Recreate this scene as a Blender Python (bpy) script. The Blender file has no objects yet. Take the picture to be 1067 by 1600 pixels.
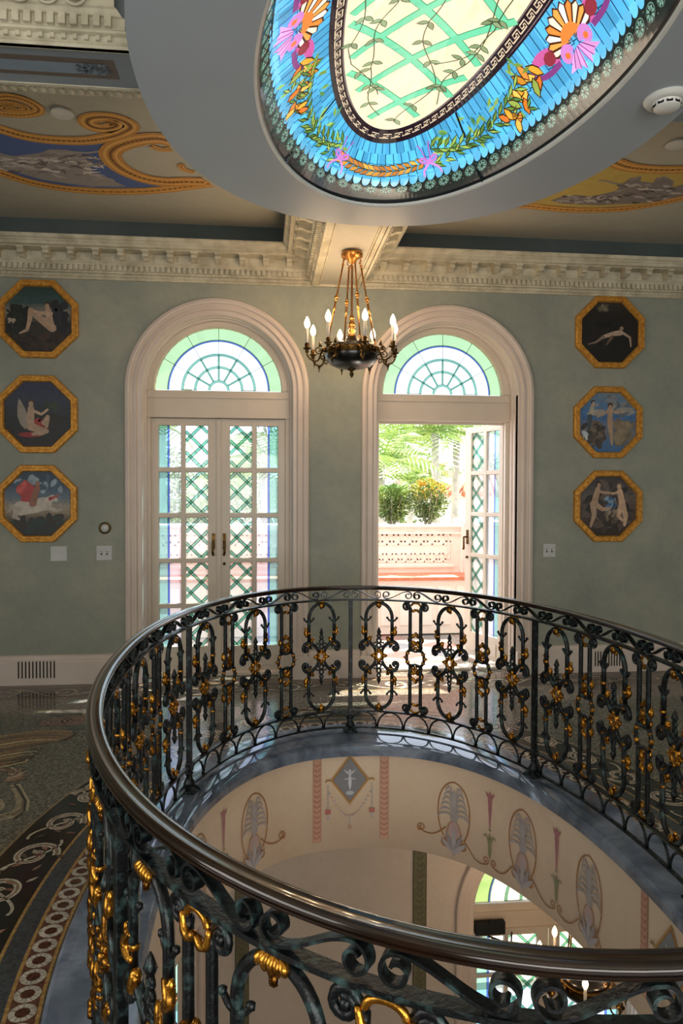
import bpy, bmesh, math, random
from math import sin, cos, pi, radians as R, sqrt, atan2
from mathutils import Vector as V, Matrix
from mathutils.geometry import tessellate_polygon
random.seed(7)
sc = bpy.context.scene
COL = sc.collection
# ------------------------------------------------------------------ camera
F = 1155.0; HOR = 772.0; ROLL = .003; YAW = math.atan(9.16e-5*F); EYE = 1.61
PIT = math.atan((800-HOR)/F)
fwd = V((sin(YAW)*cos(PIT), cos(YAW)*cos(PIT), -sin(PIT)))
rgt0 = V((cos(YAW), -sin(YAW), 0)); up0 = rgt0.cross(fwd)
rgt = cos(ROLL)*rgt0+sin(ROLL)*up0; upv = -sin(ROLL)*rgt0+cos(ROLL)*up0
cam = bpy.data.cameras.new('camera'); camo = bpy.data.objects.new('camera', cam); COL.objects.link(camo)
m = Matrix.Identity(4)
for i in range(3):
    m[i][0] = rgt[i]; m[i][1] = upv[i]; m[i][2] = -fwd[i]
m[0][3], m[1][3], m[2][3] = 0, 0, EYE
camo.matrix_world = m
cam.sensor_fit = 'VERTICAL'; cam.sensor_height = 36; cam.lens = F/1600*36
cam.clip_start = .05; cam.clip_end = 500
sc.camera = camo
sc.view_settings.view_transform = 'Standard'; sc.view_settings.look = 'None'
sc.view_settings.gamma = 1; sc.view_settings.exposure = 0.12
def ray(px, py): return fwd+rgt*((px-533.5)/F)-upv*((py-800)/F)
def onz(px, py, z): d = ray(px, py); t = (z-EYE)/d.z; return (d.x*t, d.y*t)
def ony(px, py, y): d = ray(px, py); t = y/d.y; return (d.x*t, EYE+d.z*t)
# ------------------------------------------------------------------ world, sun, big lights
W = bpy.data.worlds.new('sky'); sc.world = W; W.use_nodes = True
nt = W.node_tree; bg = nt.nodes['Background']
sky = nt.nodes.new('ShaderNodeTexSky'); sky.sky_type = 'NISHITA'; sky.sun_disc = False
sky.sun_elevation = R(60); sky.sun_rotation = R(-130); sky.air_density = 1.2; sky.dust_density = 2.5
mx = nt.nodes.new('ShaderNodeMixRGB'); mx.inputs[0].default_value = .55; mx.inputs[2].default_value = (9, 9.6, 10.5, 1)
nt.links.new(sky.outputs[0], mx.inputs[1]); nt.links.new(mx.outputs[0], bg.inputs[0])
bg.inputs[1].default_value = .52
def area(name, loc, rot, sx, sy, e, col, spread=180):
    l = bpy.data.lights.new(name, 'AREA'); l.shape = 'RECTANGLE'; l.size = sx; l.size_y = sy; l.energy = e; l.color = col
    l.spread = R(spread)
    o = bpy.data.objects.new(name, l); COL.objects.link(o); o.location = loc; o.rotation_euler = rot; return o
sun = bpy.data.lights.new('sun', 'SUN'); sun.energy = 27; sun.angle = R(.6); sun.color = (1, .93, .82)
suno = bpy.data.objects.new('sun', sun); COL.objects.link(suno)
suno.rotation_euler = V((-.68, -.86, -2.26)).to_track_quat('-Z', 'Y').to_euler()
area('fill_behind', (1.2, -3.2, 1.5), (R(112), 0, 0), 6, 2.4, 225, (1, .985, .95))  # unseen soft fill, tilted up to lift walls and ceiling
area('fill_left', (-3.9, .3, 1.9), (R(90), 0, R(-90)), 3, 2.4, 70, (1, .985, .95))  # unseen side fill added to brighten the upper room
area('lower_fill', (.6, -1.2, -.9), (R(50), 0, 0), 4.0, 1.6, 60, (1, .87, .74))  # unseen warm fill standing for the lower room's own lights
area('lower_fill_rear', (.6, -2.6, -3.0), (R(100), 0, 0), 4.0, 2.0, 62, (1, .88, .77))  # unseen fill added to light the inside of the drum
# ------------------------------------------------------------------ materials
def lin(h):
    if isinstance(h, str):
        h = h.lstrip('#'); c = [int(h[i:i+2], 16)/255 for i in (0, 2, 4)]
    else: c = list(h)
    return tuple((x/12.92 if x <= .04045 else ((x+.055)/1.055)**2.4) for x in c)
def newmat(name):
    m = bpy.data.materials.new(name); m.use_nodes = True
    return m, m.node_tree, m.node_tree.nodes['Principled BSDF']
def noise(nt, scale, detail=4, rough=.55, coord='Object', dist=0):
    tc = nt.nodes.new('ShaderNodeTexCoord'); n = nt.nodes.new('ShaderNodeTexNoise')
    n.inputs['Scale'].default_value = scale; n.inputs['Detail'].default_value = detail
    n.inputs['Roughness'].default_value = rough; n.inputs['Distortion'].default_value = dist
    nt.links.new(tc.outputs[coord], n.inputs['Vector']); return n
def ramp(nt, src, stops):
    r = nt.nodes.new('ShaderNodeValToRGB'); e = r.color_ramp.elements
    while len(e) < len(stops): e.new(.5)
    for el, (p, c) in zip(e, stops): el.position = p; el.color = (*lin(c), 1)
    nt.links.new(src, r.inputs[0]); return r
def bump(nt, b, src, st=.2, d=.01):
    bp = nt.nodes.new('ShaderNodeBump'); bp.inputs['Strength'].default_value = st; bp.inputs['Distance'].default_value = d
    nt.links.new(src, bp.inputs['Height']); nt.links.new(bp.outputs[0], b.inputs['Normal'])
def mat(name, col, rough=.5, metal=0, col2=None, scale=8, lo=.35, hi=.65, bmp=0, bscale=60, coat=0, spec=None):
    m, nt, b = newmat(name)
    b.inputs['Roughness'].default_value = rough; b.inputs['Metallic'].default_value = metal
    b.inputs['Coat Weight'].default_value = coat; b.inputs['Coat Roughness'].default_value = .06
    if spec is not None: b.inputs['Specular IOR Level'].default_value = spec
    n = noise(nt, scale); r = ramp(nt, n.outputs[0], [(lo, col), (hi, col2 or col)])
    if not col2:
        c = lin(col); 
        for e, k in zip(r.color_ramp.elements, (.93, 1.05)): e.color = (c[0]*k, c[1]*k, c[2]*k, 1)
    nt.links.new(r.outputs[0], b.inputs['Base Color'])
    if bmp:
        n2 = noise(nt, bscale, 3); bump(nt, b, n2.outputs[0], bmp, .004)
    return m
M = {}
def wallmat(name, c1, c2, c3, rough=.6):
    m, nt, b = newmat(name); b.inputs['Roughness'].default_value = rough
    n = noise(nt, 1.3, 8, .68); r = ramp(nt, n.outputs[0], [(.3, c1), (.5, c2), (.7, c3)])
    n2 = noise(nt, 22, 6, .7); mixn = nt.nodes.new('ShaderNodeMixRGB'); mixn.blend_type = 'OVERLAY'; mixn.inputs[0].default_value = .12
    nt.links.new(r.outputs[0], mixn.inputs[1]); nt.links.new(n2.outputs[0], mixn.inputs[2])
    nt.links.new(mixn.outputs[0], b.inputs['Base Color']); return m
M['wall'] = wallmat('sponged sage plaster', '#80847a', '#8e9184', '#a09e8b')
M['cream'] = wallmat('cream plaster', '#d6bfa6', '#dfc9b0', '#e2cfb8')
M['lower'] = wallmat('lower plaster', '#c0b4a8', '#c6baae', '#ccc0b4')
M['frame'] = mat('painted frame', '#c9baa9', .38, col2='#d0c2b1', scale=3)
M['casing'] = mat('casing stone', '#cabaae', .42, col2='#d3c4b8', scale=2.5)
M['cornice'] = mat('antiqued cornice', '#a89f86', .55, col2='#cdc5ad', scale=9, lo=.3, hi=.62, bmp=.25)
M['coffer'] = wallmat('coffer paint', '#b3ae9f', '#bab5a5', '#c0bbab')
M['frieze'] = mat('shaded slate frieze', '#46504f', .55, col2='#525b58', scale=2)  # the band's dark colour also holds the shade of the cove
M['ring'] = mat('blue grey soffit', '#a6afb6', .5, col2='#aab3ba', scale=2)
M['slateblue'] = mat('beam paint', '#7f8990', .55, col2='#868f95', scale=4)
M['white'] = mat('white plastic', '#d9d8d2', .4)
M['switch'] = mat('grey plate', '#b9bab8', .35)
M['dark'] = mat('black slot', '#0b0b0a', .7)
M['rim'] = mat('black edge strip', '#07080a', .4)  # plain black strip round the skylight glass
M['brass'] = mat('aged brass', '#c98a4a', .32, 1, col2='#a8763c', scale=30)
M['blackmetal'] = mat('black lacquer', '#0b0a0b', .3, 0, coat=.25)
M['bronze'] = mat('dark bronze', '#6b5228', .35, 1, col2='#352615', scale=40)
M['candle'] = mat('candle sleeve', '#dccfc0', .5)
M['giltframe'] = mat('gilt frame', '#e2aa4c', .4, .5, col2='#b87c30', scale=45, bmp=.3, bscale=120)
M['gold'] = mat('worn gilding', '#d8983a', .27, .95, col2='#5e3a14', scale=34, lo=.36, hi=.66, bmp=.3, bscale=90)
M['iron'] = mat('patinated iron', '#0a0f12', .36, .2, col2='#4a6665', scale=34, lo=.52, hi=.80, bmp=.35, bscale=110)
M['rail'] = mat('dark polished bronze rail', '#1c100a', .2, .25, col2='#2a180e', scale=12, coat=.8)
M['marble'] = None
def marble(name, c1, c2, c3, rough=.08, sc_=3):
    m, nt, b = newmat(name); b.inputs['Roughness'].default_value = rough
    n = noise(nt, sc_, 7, .6, dist=1.6); r = ramp(nt, n.outputs[0], [(.3, c1), (.5, c2), (.68, c3)])
    nt.links.new(r.outputs[0], b.inputs['Base Color']); return m
M['marble'] = marble('blue grey marble', '#404a5a', '#6c788b', '#949fb2', .06, 2.2)
m, nt, b = newmat('terrazzo'); b.inputs['Roughness'].default_value = .13
tc = nt.nodes.new('ShaderNodeTexCoord'); vo = nt.nodes.new('ShaderNodeTexVoronoi'); vo.inputs['Scale'].default_value = 95
nt.links.new(tc.outputs['Object'], vo.inputs['Vector'])
sep = nt.nodes.new('ShaderNodeSeparateColor'); nt.links.new(vo.outputs['Color'], sep.inputs[0])
r = ramp(nt, sep.outputs[0], [(0, '#38352c'), (.3, '#57534a'), (.7, '#676154'), (1, '#847b6b')])
nt.links.new(r.outputs[0], b.inputs['Base Color']); M['terrazzo'] = m
def attrmat(name, rough=.4, jitter=.25, scale=120, emit=0, spec=.5, vor=False):
    m, nt, b = newmat(name); b.inputs['Roughness'].default_value = rough; b.inputs['Specular IOR Level'].default_value = spec
    a = nt.nodes.new('ShaderNodeAttribute'); a.attribute_name = 'Col'
    if vor:
        tc = nt.nodes.new('ShaderNodeTexCoord'); v = nt.nodes.new('ShaderNodeTexVoronoi'); v.inputs['Scale'].default_value = scale
        nt.links.new(tc.outputs['Object'], v.inputs['Vector']); s = nt.nodes.new('ShaderNodeSeparateColor')
        nt.links.new(v.outputs['Color'], s.inputs[0]); src = s.outputs[0]
    else: src = noise(nt, scale, 5).outputs[0]
    mr = nt.nodes.new('ShaderNodeMapRange'); mr.inputs[3].default_value = 1-jitter; mr.inputs[4].default_value = 1+jitter
    nt.links.new(src, mr.inputs[0])
    mu = nt.nodes.new('ShaderNodeVectorMath'); mu.operation = 'SCALE'
    nt.links.new(a.outputs['Color'], mu.inputs[0]); nt.links.new(mr.outputs[0], mu.inputs['Scale'])
    nt.links.new(mu.outputs[0], b.inputs['Base Color'])
    if emit:
        nt.links.new(mu.outputs[0], b.inputs['Emission Color']); b.inputs['Emission Strength'].default_value = emit
    return m
M['paint'] = attrmat('painted decoration', .55, .16, 18)
M['mosaic'] = attrmat('mosaic stone', .14, .28, 90, vor=True)
M['canvas'] = attrmat('oil painting', .45, .5, 28)
M['skyglass'] = attrmat('backlit stained glass', .05, .12, 9, emit=1.0)
def glassmat(name, attr=True, trans=.3, col=(.95, .97, 1)):
    m = bpy.data.materials.new(name); m.use_nodes = True; nt = m.node_tree; nt.nodes.clear()
    out = nt.nodes.new('ShaderNodeOutputMaterial'); tr = nt.nodes.new('ShaderNodeBsdfTransparent'); tl = nt.nodes.new('ShaderNodeBsdfTranslucent')
    gl = nt.nodes.new('ShaderNodeBsdfGlossy'); gl.inputs['Roughness'].default_value = .05
    mx = nt.nodes.new('ShaderNodeMixShader'); mx.inputs[0].default_value = trans
    mx2 = nt.nodes.new('ShaderNodeMixShader'); mx2.inputs[0].default_value = .05
    if attr:
        a = nt.nodes.new('ShaderNodeAttribute'); a.attribute_name = 'Col'
        nt.links.new(a.outputs['Color'], tr.inputs[0]); nt.links.new(a.outputs['Color'], tl.inputs[0])
    else: tr.inputs[0].default_value = (*col, 1); tl.inputs[0].default_value = (*col, 1)
    nt.links.new(tr.outputs[0], mx.inputs[1]); nt.links.new(tl.outputs[0], mx.inputs[2])
    nt.links.new(mx.outputs[0], mx2.inputs[1]); nt.links.new(gl.outputs[0], mx2.inputs[2]); nt.links.new(mx2.outputs[0], out.inputs[0]); return m
M['stained'] = glassmat('stained window glass', True, .13)
M['lead'] = mat('lead came', '#1d2b26', .5)
def emis(name, col, st):
    m, nt, b = newmat(name); b.inputs['Base Color'].default_value = (*lin(col), 1)
    b.inputs['Emission Color'].default_value = (*lin(col), 1); b.inputs['Emission Strength'].default_value = st; return m
M['bulb'] = emis('lit bulb', '#ffd9a8', 9)
M['pink'] = mat('pink stucco', '#e6d2ca', .7, col2='#ecdcd4', scale=4, bmp=.2)
M['terracotta'] = mat('terracotta edge', '#b8674a', .7, col2='#c97a5a', scale=12)
M['leaf'] = mat('leaf green', '#465e2a', .5, col2='#84964e', scale=5)
M['leafnew'] = mat('young orange leaf', '#b8862c', .5, col2='#97a83a', scale=9)
M['palm'] = mat('palm green', '#5f7f3c', .5, col2='#98ad58', scale=3)
M['bark'] = mat('grey palm bark', '#8a847a', .8, col2='#a49c90', scale=9)
M['rooftile'] = mat('red roof tile', '#a2563c', .8, col2='#b86a4c', scale=12)
M['stucco'] = mat('white stucco', '#d9d4cc', .8)
M['grass'] = mat('lawn', '#94986c', .9, col2='#b4ac8c', scale=1.5)
M['greenstripe'] = mat('green painted stripe', '#6e6a4e', .6, col2='#5f5c44', scale=20)
M['lowerfloor'] = mat('lower floor stone', '#8a8276', .3)
# ------------------------------------------------------------------ mesh tools
class MB:
    def __init__(s): s.v = []; s.f = []; s.m = []; s.sm = []; s.mi = 0; s.smooth = False
    def add(s, vs, fs):
        k = len(s.v); s.v += [tuple(x) for x in vs]
        for f in fs: s.f.append(tuple(i+k for i in f)); s.m.append(s.mi); s.sm.append(s.smooth)
    def box(s, x0, x1, y0, y1, z0, z1, T=None):
        vs = [V((x, y, z)) for z in (z0, z1) for y in (y0, y1) for x in (x0, x1)]
        if T: vs = [T(v) for v in vs]
        s.add(vs, [(0, 2, 3, 1), (4, 5, 7, 6), (0, 1, 5, 4), (2, 6, 7, 3), (0, 4, 6, 2), (1, 3, 7, 5)])
    def grid(s, rows, closed_u=False, closed_v=False, caps=False):
        n = len(rows); k = len(rows[0]); vs = [p for r_ in rows for p in r_]; fs = []
        for i in range(n if closed_v else n-1):
            for j in range(k if closed_u else k-1):
                a = i*k+j; b_ = i*k+(j+1) % k; c = ((i+1) % n)*k+(j+1) % k; d = ((i+1) % n)*k+j
                fs.append((a, b_, c, d))
        if caps: fs += [tuple(range(k-1, -1, -1)), tuple(range((n-1)*k, n*k))]
        s.add(vs, fs)
    def tube(s, pts, r, n=8, ry=None, up=None, caps=True):
        pts = [V(p) for p in pts]; N = len(pts); rows = []
        rr = list(r) if hasattr(r, '__len__') else [r]*N
        if 3 <= N <= 9 and max(rr) < .03:          # round off short bent paths
            P2, R2 = [], []
            for i in range(N-1):
                a, b_, c, d = pts[max(i-1, 0)], pts[i], pts[i+1], pts[min(i+2, N-1)]
                for k in range(3):
                    t = k/3; P2.append(.5*((2*b_)+(c-a)*t+(2*a-5*b_+4*c-d)*t*t+(3*b_-a-3*c+d)*t**3)); R2.append(rr[i]+(rr[i+1]-rr[i])*t)
            pts, rr = P2+[pts[-1]], R2+[rr[-1]]; N = len(pts)
        prev = None
        for i, p in enumerate(pts):
            t = (pts[min(i+1, N-1)]-pts[max(i-1, 0)])
            t = t.normalized() if t.length > 1e-9 else V((0, 0, 1))
            if prev is None:
                a = V(up) if up else (V((0, 1, 0)) if abs(t.y) < .9 else V((1, 0, 0)))
            else: a = prev
            a = a-t*a.dot(t)
            if a.length < 1e-6: a = t.orthogonal()
            a.normalize(); prev = a; b_ = t.cross(a); q = rr[i]; qy = q*(ry if ry else 1)
            rows.append([p+a*qy*cos(2*pi*j/n+pi/n)+b_*q*sin(2*pi*j/n+pi/n) for j in range(n)])
        s.grid(rows, closed_u=True, caps=caps)
    def lathe(s, prof, c=(0, 0, 0), n=24):
        c = V(c); rows = [[c+V((r_*cos(2*pi*j/n), r_*sin(2*pi*j/n), z)) for j in range(n)] for r_, z in prof]
        s.grid(rows, closed_u=True, caps=True)
    def ball(s, c, rx, ry=None, rz=None, n=10, T=None):
        ry = ry or rx; rz = rz or rx; c = V(c); rows = []
        for i in range(n//2+1):
            t = -pi/2+pi*i/(n//2); q = max(cos(t), .02)
            row = [c+V((rx*q*cos(2*pi*j/n), ry*q*sin(2*pi*j/n), rz*sin(t))) for j in range(n)]
            rows.append([T(p) for p in row] if T else row)
        s.grid(rows, closed_u=True, caps=True)
    def build(s, name, mats, parent=None, bevel=0, smooth=None, auto=False):
        me = bpy.data.meshes.new(name); me.from_pydata(s.v, [], s.f)
        for mm in (mats if isinstance(mats, (list, tuple)) else [mats]): me.materials.append(mm)
        for p, i, q in zip(me.polygons, s.m, s.sm): p.material_index = i; p.use_smooth = q if smooth is None else smooth
        bm = bmesh.new(); bm.from_mesh(me); bmesh.ops.recalc_face_normals(bm, faces=bm.faces); bm.to_mesh(me); bm.free()
        o = bpy.data.objects.new(name, me); COL.objects.link(o)
        if parent: o.parent = parent
        if bevel:
            bv = o.modifiers.new('b', 'BEVEL'); bv.width = bevel; bv.segments = 2; bv.limit_method = 'ANGLE'
        return o
def empty(name, loc=(0, 0, 0), rz=0, parent=None):
    o = bpy.data.objects.new(name, None); COL.objects.link(o); o.location = loc; o.rotation_euler = (0, 0, rz); o.empty_display_size = .1
    if parent: o.parent = parent
    return o
def tag(o, label=None, cat=None, group=None, kind=None):
    if label: o['label'] = label
    if cat: o['category'] = cat
    if group: o['group'] = group
    if kind: o['kind'] = kind
    return o
def struct(o, label=None): o['kind'] = 'structure'; o['category'] = o.name.split('_')[0]; o['label'] = label or ''; return o
def copy_tree(o, parent=None):
    c = o.copy(); COL.objects.link(c)
    if parent: c.parent = parent
    for ch in list(o.children): copy_tree(ch, c)
    return c
class Art:
    """flat coloured shapes in (u,v) laid on a surface by fmap(u,v,h)"""
    def __init__(s, dh=.0006): s.p = []; s.dh = dh
    def poly(s, pts, col, layer=0, mi=0): s.p.append((pts, lin(col) if isinstance(col, str) else col, layer, mi))
    def rect(s, u0, u1, v0, v1, col, layer=0, mi=0, nu=1, nv=1):
        for i in range(nu):
            for j in range(nv):
                a, b_ = u0+(u1-u0)*i/nu, u0+(u1-u0)*(i+1)/nu; c, d = v0+(v1-v0)*j/nv, v0+(v1-v0)*(j+1)/nv
                s.poly([(a, c), (b_, c), (b_, d), (a, d)], col, layer, mi)
    def stroke(s, pts, w, col, layer=1, mi=0, closed=False):
        n = len(pts); ws = w if hasattr(w, '__len__') else [w]*n; L = []
        for i in range(n):
            a = pts[(i-1) % n if closed else max(i-1, 0)]; b_ = pts[(i+1) % n if closed else min(i+1, n-1)]
            dx, dy = b_[0]-a[0], b_[1]-a[1]; q = math.hypot(dx, dy) or 1
            nx, ny = -dy/q*ws[i]/2, dx/q*ws[i]/2; L.append(((pts[i][0]+nx, pts[i][1]+ny), (pts[i][0]-nx, pts[i][1]-ny)))
        for i in range(n if closed else n-1):
            a, b_ = L[i], L[(i+1) % n]; s.poly([a[0], b_[0], b_[1], a[1]], col, layer, mi)
    def ell(s, c, rx, ry, col, layer=1, n=16, rot=0, mi=0):
        s.k = (getattr(s, 'k', 0)+1) % 9; layer += .08*s.k
        s.poly([(c[0]+rx*cos(t)*cos(rot)-ry*sin(t)*sin(rot), c[1]+rx*cos(t)*sin(rot)+ry*sin(t)*cos(rot)) for t in [2*pi*i/n for i in range(n)]], col, layer, mi)
    def leaf(s, c, ang, L, w, col, layer=2, mi=0, out=None):
        s.k = (getattr(s, 'k', 0)+1) % 9; layer += .07*s.k
        P = []
        for t in (0, .2, .45, .7, 1): P.append((t*L, w/2*sin(pi*t**.8)))
        for t in (.7, .45, .2): P.append((t*L, -w/2*sin(pi*t**.8)))
        pts = [(c[0]+x*cos(ang)-y*sin(ang), c[1]+x*sin(ang)+y*cos(ang)) for x, y in P]
        if out: s.stroke(pts, out[1], out[0], layer+.5, closed=True)
        s.poly(pts, col, layer, mi)
    def build(s, name, fmap, mats, parent=None):
        vs = []; fs = []; cs = []; ms = []
        for pts, col, ly, mi in s.p:
            k = len(vs); vs += [tuple(fmap(u, v, (ly+1)*s.dh)) for u, v in pts]
            if len(pts) <= 4: T = [tuple(range(len(pts)))]
            else: T = tessellate_polygon([[V((u, v, 0)) for u, v in pts]])
            for t in T:
                if len(set(t)) < 3: continue
                fs.append(tuple(i+k for i in t)); cs.append(col); ms.append(mi)
        me = bpy.data.meshes.new(name); me.from_pydata(vs, [], fs)
        for mm in (mats if isinstance(mats, (list, tuple)) else [mats]): me.materials.append(mm)
        at = me.color_attributes.new('Col', 'FLOAT_COLOR', 'CORNER'); li = 0; dat = []
        for p, c, mi in zip(me.polygons, cs, ms):
            p.material_index = mi; dat += [*c[:3], 1]*p.loop_total
        at.data.foreach_set('color', dat)
        o = bpy.data.objects.new(name, me); COL.objects.link(o)
        if parent: o.parent = parent
        return o
def spiral(c, r0, r1, a0, turns, n=26, sgn=1):
    return [(c[0]+(r0+(r1-r0)*i/n)*cos(a0+sgn*2*pi*turns*i/n), c[1]+(r0+(r1-r0)*i/n)*sin(a0+sgn*2*pi*turns*i/n)) for i in range(n+1)]
def bez(p0, p1, p2, p3, n=12):
    return [tuple(((1-t)**3*a+3*(1-t)**2*t*b_+3*(1-t)*t*t*c+t**3*d) for a, b_, c, d in zip(p0, p1, p2, p3)) for t in [i/n for i in range(n+1)]]
def jit(c, k=.12):
    c = lin(c) if isinstance(c, str) else c; q = 1+random.uniform(-k, k); return tuple(min(1, x*q) for x in c)
# superellipse curves with arc-length lookup
class Oval:
    def __init__(s, cx, cy, a, b, n, N=1440):
        s.P = [V((cx+a*math.copysign(abs(cos(t))**(2/n), cos(t)), cy+b*math.copysign(abs(sin(t))**(2/n), sin(t)))) for t in [2*pi*i/N for i in range(N)]]
        s.L = [0]
        for i in range(N): s.L.append(s.L[-1]+(s.P[(i+1) % N]-s.P[i]).length)
        s.N = N; s.len = s.L[-1]
    def at(s, f):
        x = (f % 1)*s.len; lo, hi = 0, s.N
        while hi-lo > 1:
            md = (lo+hi)//2
            if s.L[md] <= x: lo = md
            else: hi = md
        a, b_ = s.P[lo], s.P[(lo+1) % s.N]; t = (x-s.L[lo])/max(s.L[lo+1]-s.L[lo], 1e-9); return a+(b_-a)*t
    def frame(s, f):
        p = s.at(f); t = (s.at(f+.004)-s.at(f-.004)).normalized(); return p, t, V((t.y, -t.x))   # normal points outward
    def off(s, f, w): p, t, n = s.frame(f); return p+n*w
RAIL = Oval(.57, 2.905, 1.12, 1.99, 2.1)
LEDGE = Oval(.585, 2.9, 1.03, 1.735, 2.3)
RINGO = Oval(.611, 2.88, 1.09, 1.43, 2.15)
FL = -4.6      # lower storey floor
YW = 6.42      # back wall plane
XL, XR, YB = -4.2, 5.2, -3.6
# ================================================================== STRUCTURE
# floor with its oval opening
mb = MB(); n = 160
inner = [LEDGE.off(i/n, .05) for i in range(n)]
def tobox(p, x0, x1, y0, y1, c=(.58, 2.9)):
    d = (p.x-c[0], p.y-c[1]); ts = []
    if d[0] > 1e-9: ts.append((x1-c[0])/d[0])
    if d[0] < -1e-9: ts.append((x0-c[0])/d[0])
    if d[1] > 1e-9: ts.append((y1-c[1])/d[1])
    if d[1] < -1e-9: ts.append((y0-c[1])/d[1])
    t = min(ts); return V((c[0]+d[0]*t, c[1]+d[1]*t))
outer = [tobox(p, XL, XR, YB, YW+.3) for p in inner]
for cx_, cy_ in ((XL, YB), (XR, YB), (XL, YW+.3), (XR, YW+.3)):
    k = min(range(n), key=lambda i: (outer[i]-V((cx_, cy_))).length); outer[k] = V((cx_, cy_))
for z0, z1 in ((0, 0),): mb.grid([[V((*p, 0)) for p in inner], [V((*p, 0)) for p in outer], [V((*p, -.3)) for p in outer], [V((*p, -.3)) for p in inner]], closed_u=True, closed_v=True)
floor = struct(mb.build('floor', M['terrazzo']), 'polished grey terrazzo floor around the oval opening')
# marble kerb
mb = MB(); rows = []
n = 240
prof = [('L', 0, -.06), ('L', -.03, -.05), ('L', -.035, -.01), ('L', -.02, .012), ('L', .02, .02), ('R', .15, .02), ('R', .165, .004), ('R', .165, -.02)]
for kind, w, z in prof:
    row = []
    for i in range(n):
        f = i/n; p = LEDGE.off(f, w) if kind == 'L' else None
        if kind == 'R':
            q = LEDGE.at(f); pr, t, nn = RAIL.frame(f); p = pr+nn*w
        row.append(V((*p, z)))
    rows.append(row)
mb.smooth = True; mb.grid(rows, closed_u=True)
struct(mb.build('trim_1', M['marble']), 'blue grey marble kerb running round the oval opening').modifiers.new('e', 'EDGE_SPLIT').split_angle = R(20)
# drum below the kerb
def drum_bottom(p):
    return -.66
mb = MB(); mb.smooth = True; rows = []
for w, z in ((.02, -.055), (.02, None), (.14, None), (.14, -.3)):
    rows.append([V((*LEDGE.off(i/n, w), drum_bottom(LEDGE.at(i/n)) if z is None else z)) for i in range(n)])
mb.grid(rows, closed_u=True)
drum = struct(mb.build('wall_opening', M['cream'], smooth=False), 'cream plaster drum lining the oval opening, painted with palmettes')
for p in drum.data.polygons: p.use_smooth = abs(p.normal.z) < .5
# arched openings in the back wall
OPEN = [(-.39, .64, 2.517, 0.0), (1.62, .64, 2.517, 0.0)]
LOW = [(-1.45, .80, -2.19, FL), (2.67, .80, -2.19, FL)]
def wall_with_arches(mb, y, x0, x1, z0, z1, ops, n=28):
    xs = x0
    for cx, r_, zs, zb in ops:
        mb.add([(xs, y, z0), (cx-r_, y, z0), (cx-r_, y, z1), (xs, y, z1)], [(0, 1, 2, 3)])
        row = [(cx-r_*cos(pi*i/n), y, zs+r_*sin(pi*i/n)) for i in range(n+1)]; top = [(p[0], y, z1) for p in row]
        mb.grid([row, top]); xs = cx+r_
    mb.add([(xs, y, z0), (x1, y, z0), (x1, y, z1), (xs, y, z1)], [(0, 1, 2, 3)])
def arch_sweep(mb, cx, zs, zb, prof, n=32, closed=False, flip=False):
    rows = []
    for r_, y in prof:
        row = [V((cx-r_, y, zb))]+[V((cx-r_*cos(pi*i/n), y, zs+r_*sin(pi*i/n))) for i in range(n+1)]+[V((cx+r_, y, zb))]
        rows.append(row)
    mb.grid(rows, closed_v=closed)
TH = .34
mb = MB(); wall_with_arches(mb, YW, XL, XR, 0, 4.0, OPEN); wall_with_arches(mb, YW+TH, XL, XR, 0, 4.6, OPEN)
for cx, r_, zs, zb in OPEN: arch_sweep(mb, cx, zs, zb, [(r_, YW), (r_, YW+TH)])
struct(mb.build('wall_back', M['wall']), 'sage green sponged wall with two arched doorways')
mb = MB(); wall_with_arches(mb, YW, XL, XR, FL, -.3, LOW); wall_with_arches(mb, YW+TH, XL, XR, FL, 0, LOW)
for cx, r_, zs, zb in LOW: arch_sweep(mb, cx, zs, zb, [(r_, YW), (r_, YW+TH)])
struct(mb.build('wall_lower', M['lower']), 'cream wall of the storey below with arched doors')
mb = MB(); mb.box(XL-.2, XL, YB, YW, FL, 4.0); struct(mb.build('wall_left', M['wall']), 'left side wall')
mb = MB(); mb.box(XR, XR+.2, YB, YW, FL, 4.0); struct(mb.build('wall_right', M['wall']), 'right side wall')
mb = MB(); mb.box(XL, XR, YB-.2, YB, FL, 4.0); struct(mb.build('wall_front', M['wall']), 'wall behind the viewer')
CZ = 3.88
mb = MB(); mb.box(XL-.2, XR+.2, YB-.2, YW+TH, CZ, CZ+.2); ceil = struct(mb.build('ceiling', M['coffer']), 'grey beige coffered ceiling')
mb = MB(); rows = []
hole = [LEDGE.off(i/n, .15) for i in range(n)]; out2 = [tobox(p, XL, XR, YB, YW) for p in hole]
for cx_, cy_ in ((XL, YB), (XR, YB), (XL, YW), (XR, YW)):
    k = min(range(n), key=lambda i: (out2[i]-V((cx_, cy_))).length); out2[k] = V((cx_, cy_))
mb.grid([[V((*p, -.62)) for p in hole], [V((*p, -.62)) for p in out2], [V((*p, -.5)) for p in out2], [V((*p, -.5)) for p in hole]], closed_u=True, closed_v=True)
o = mb.build('ceiling_lower', M['lower']); struct(o, 'ceiling of the storey below')
mb = MB(); mb.box(XL, XR, YB, YW, FL-.1, FL); struct(mb.build('floor_lower', M['lowerfloor']), 'stone floor of the storey below')
# frieze above the cornice
mb = MB(); mb.box(XL, .2, YW-.03, YW, 3.62, CZ); mb.box(1.07, XR, YW-.03, YW, 3.62, CZ)
struct(mb.build('trim_2', M['frieze']), 'slate band between cornice and coffer, cove shade in its dark colour')
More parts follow.
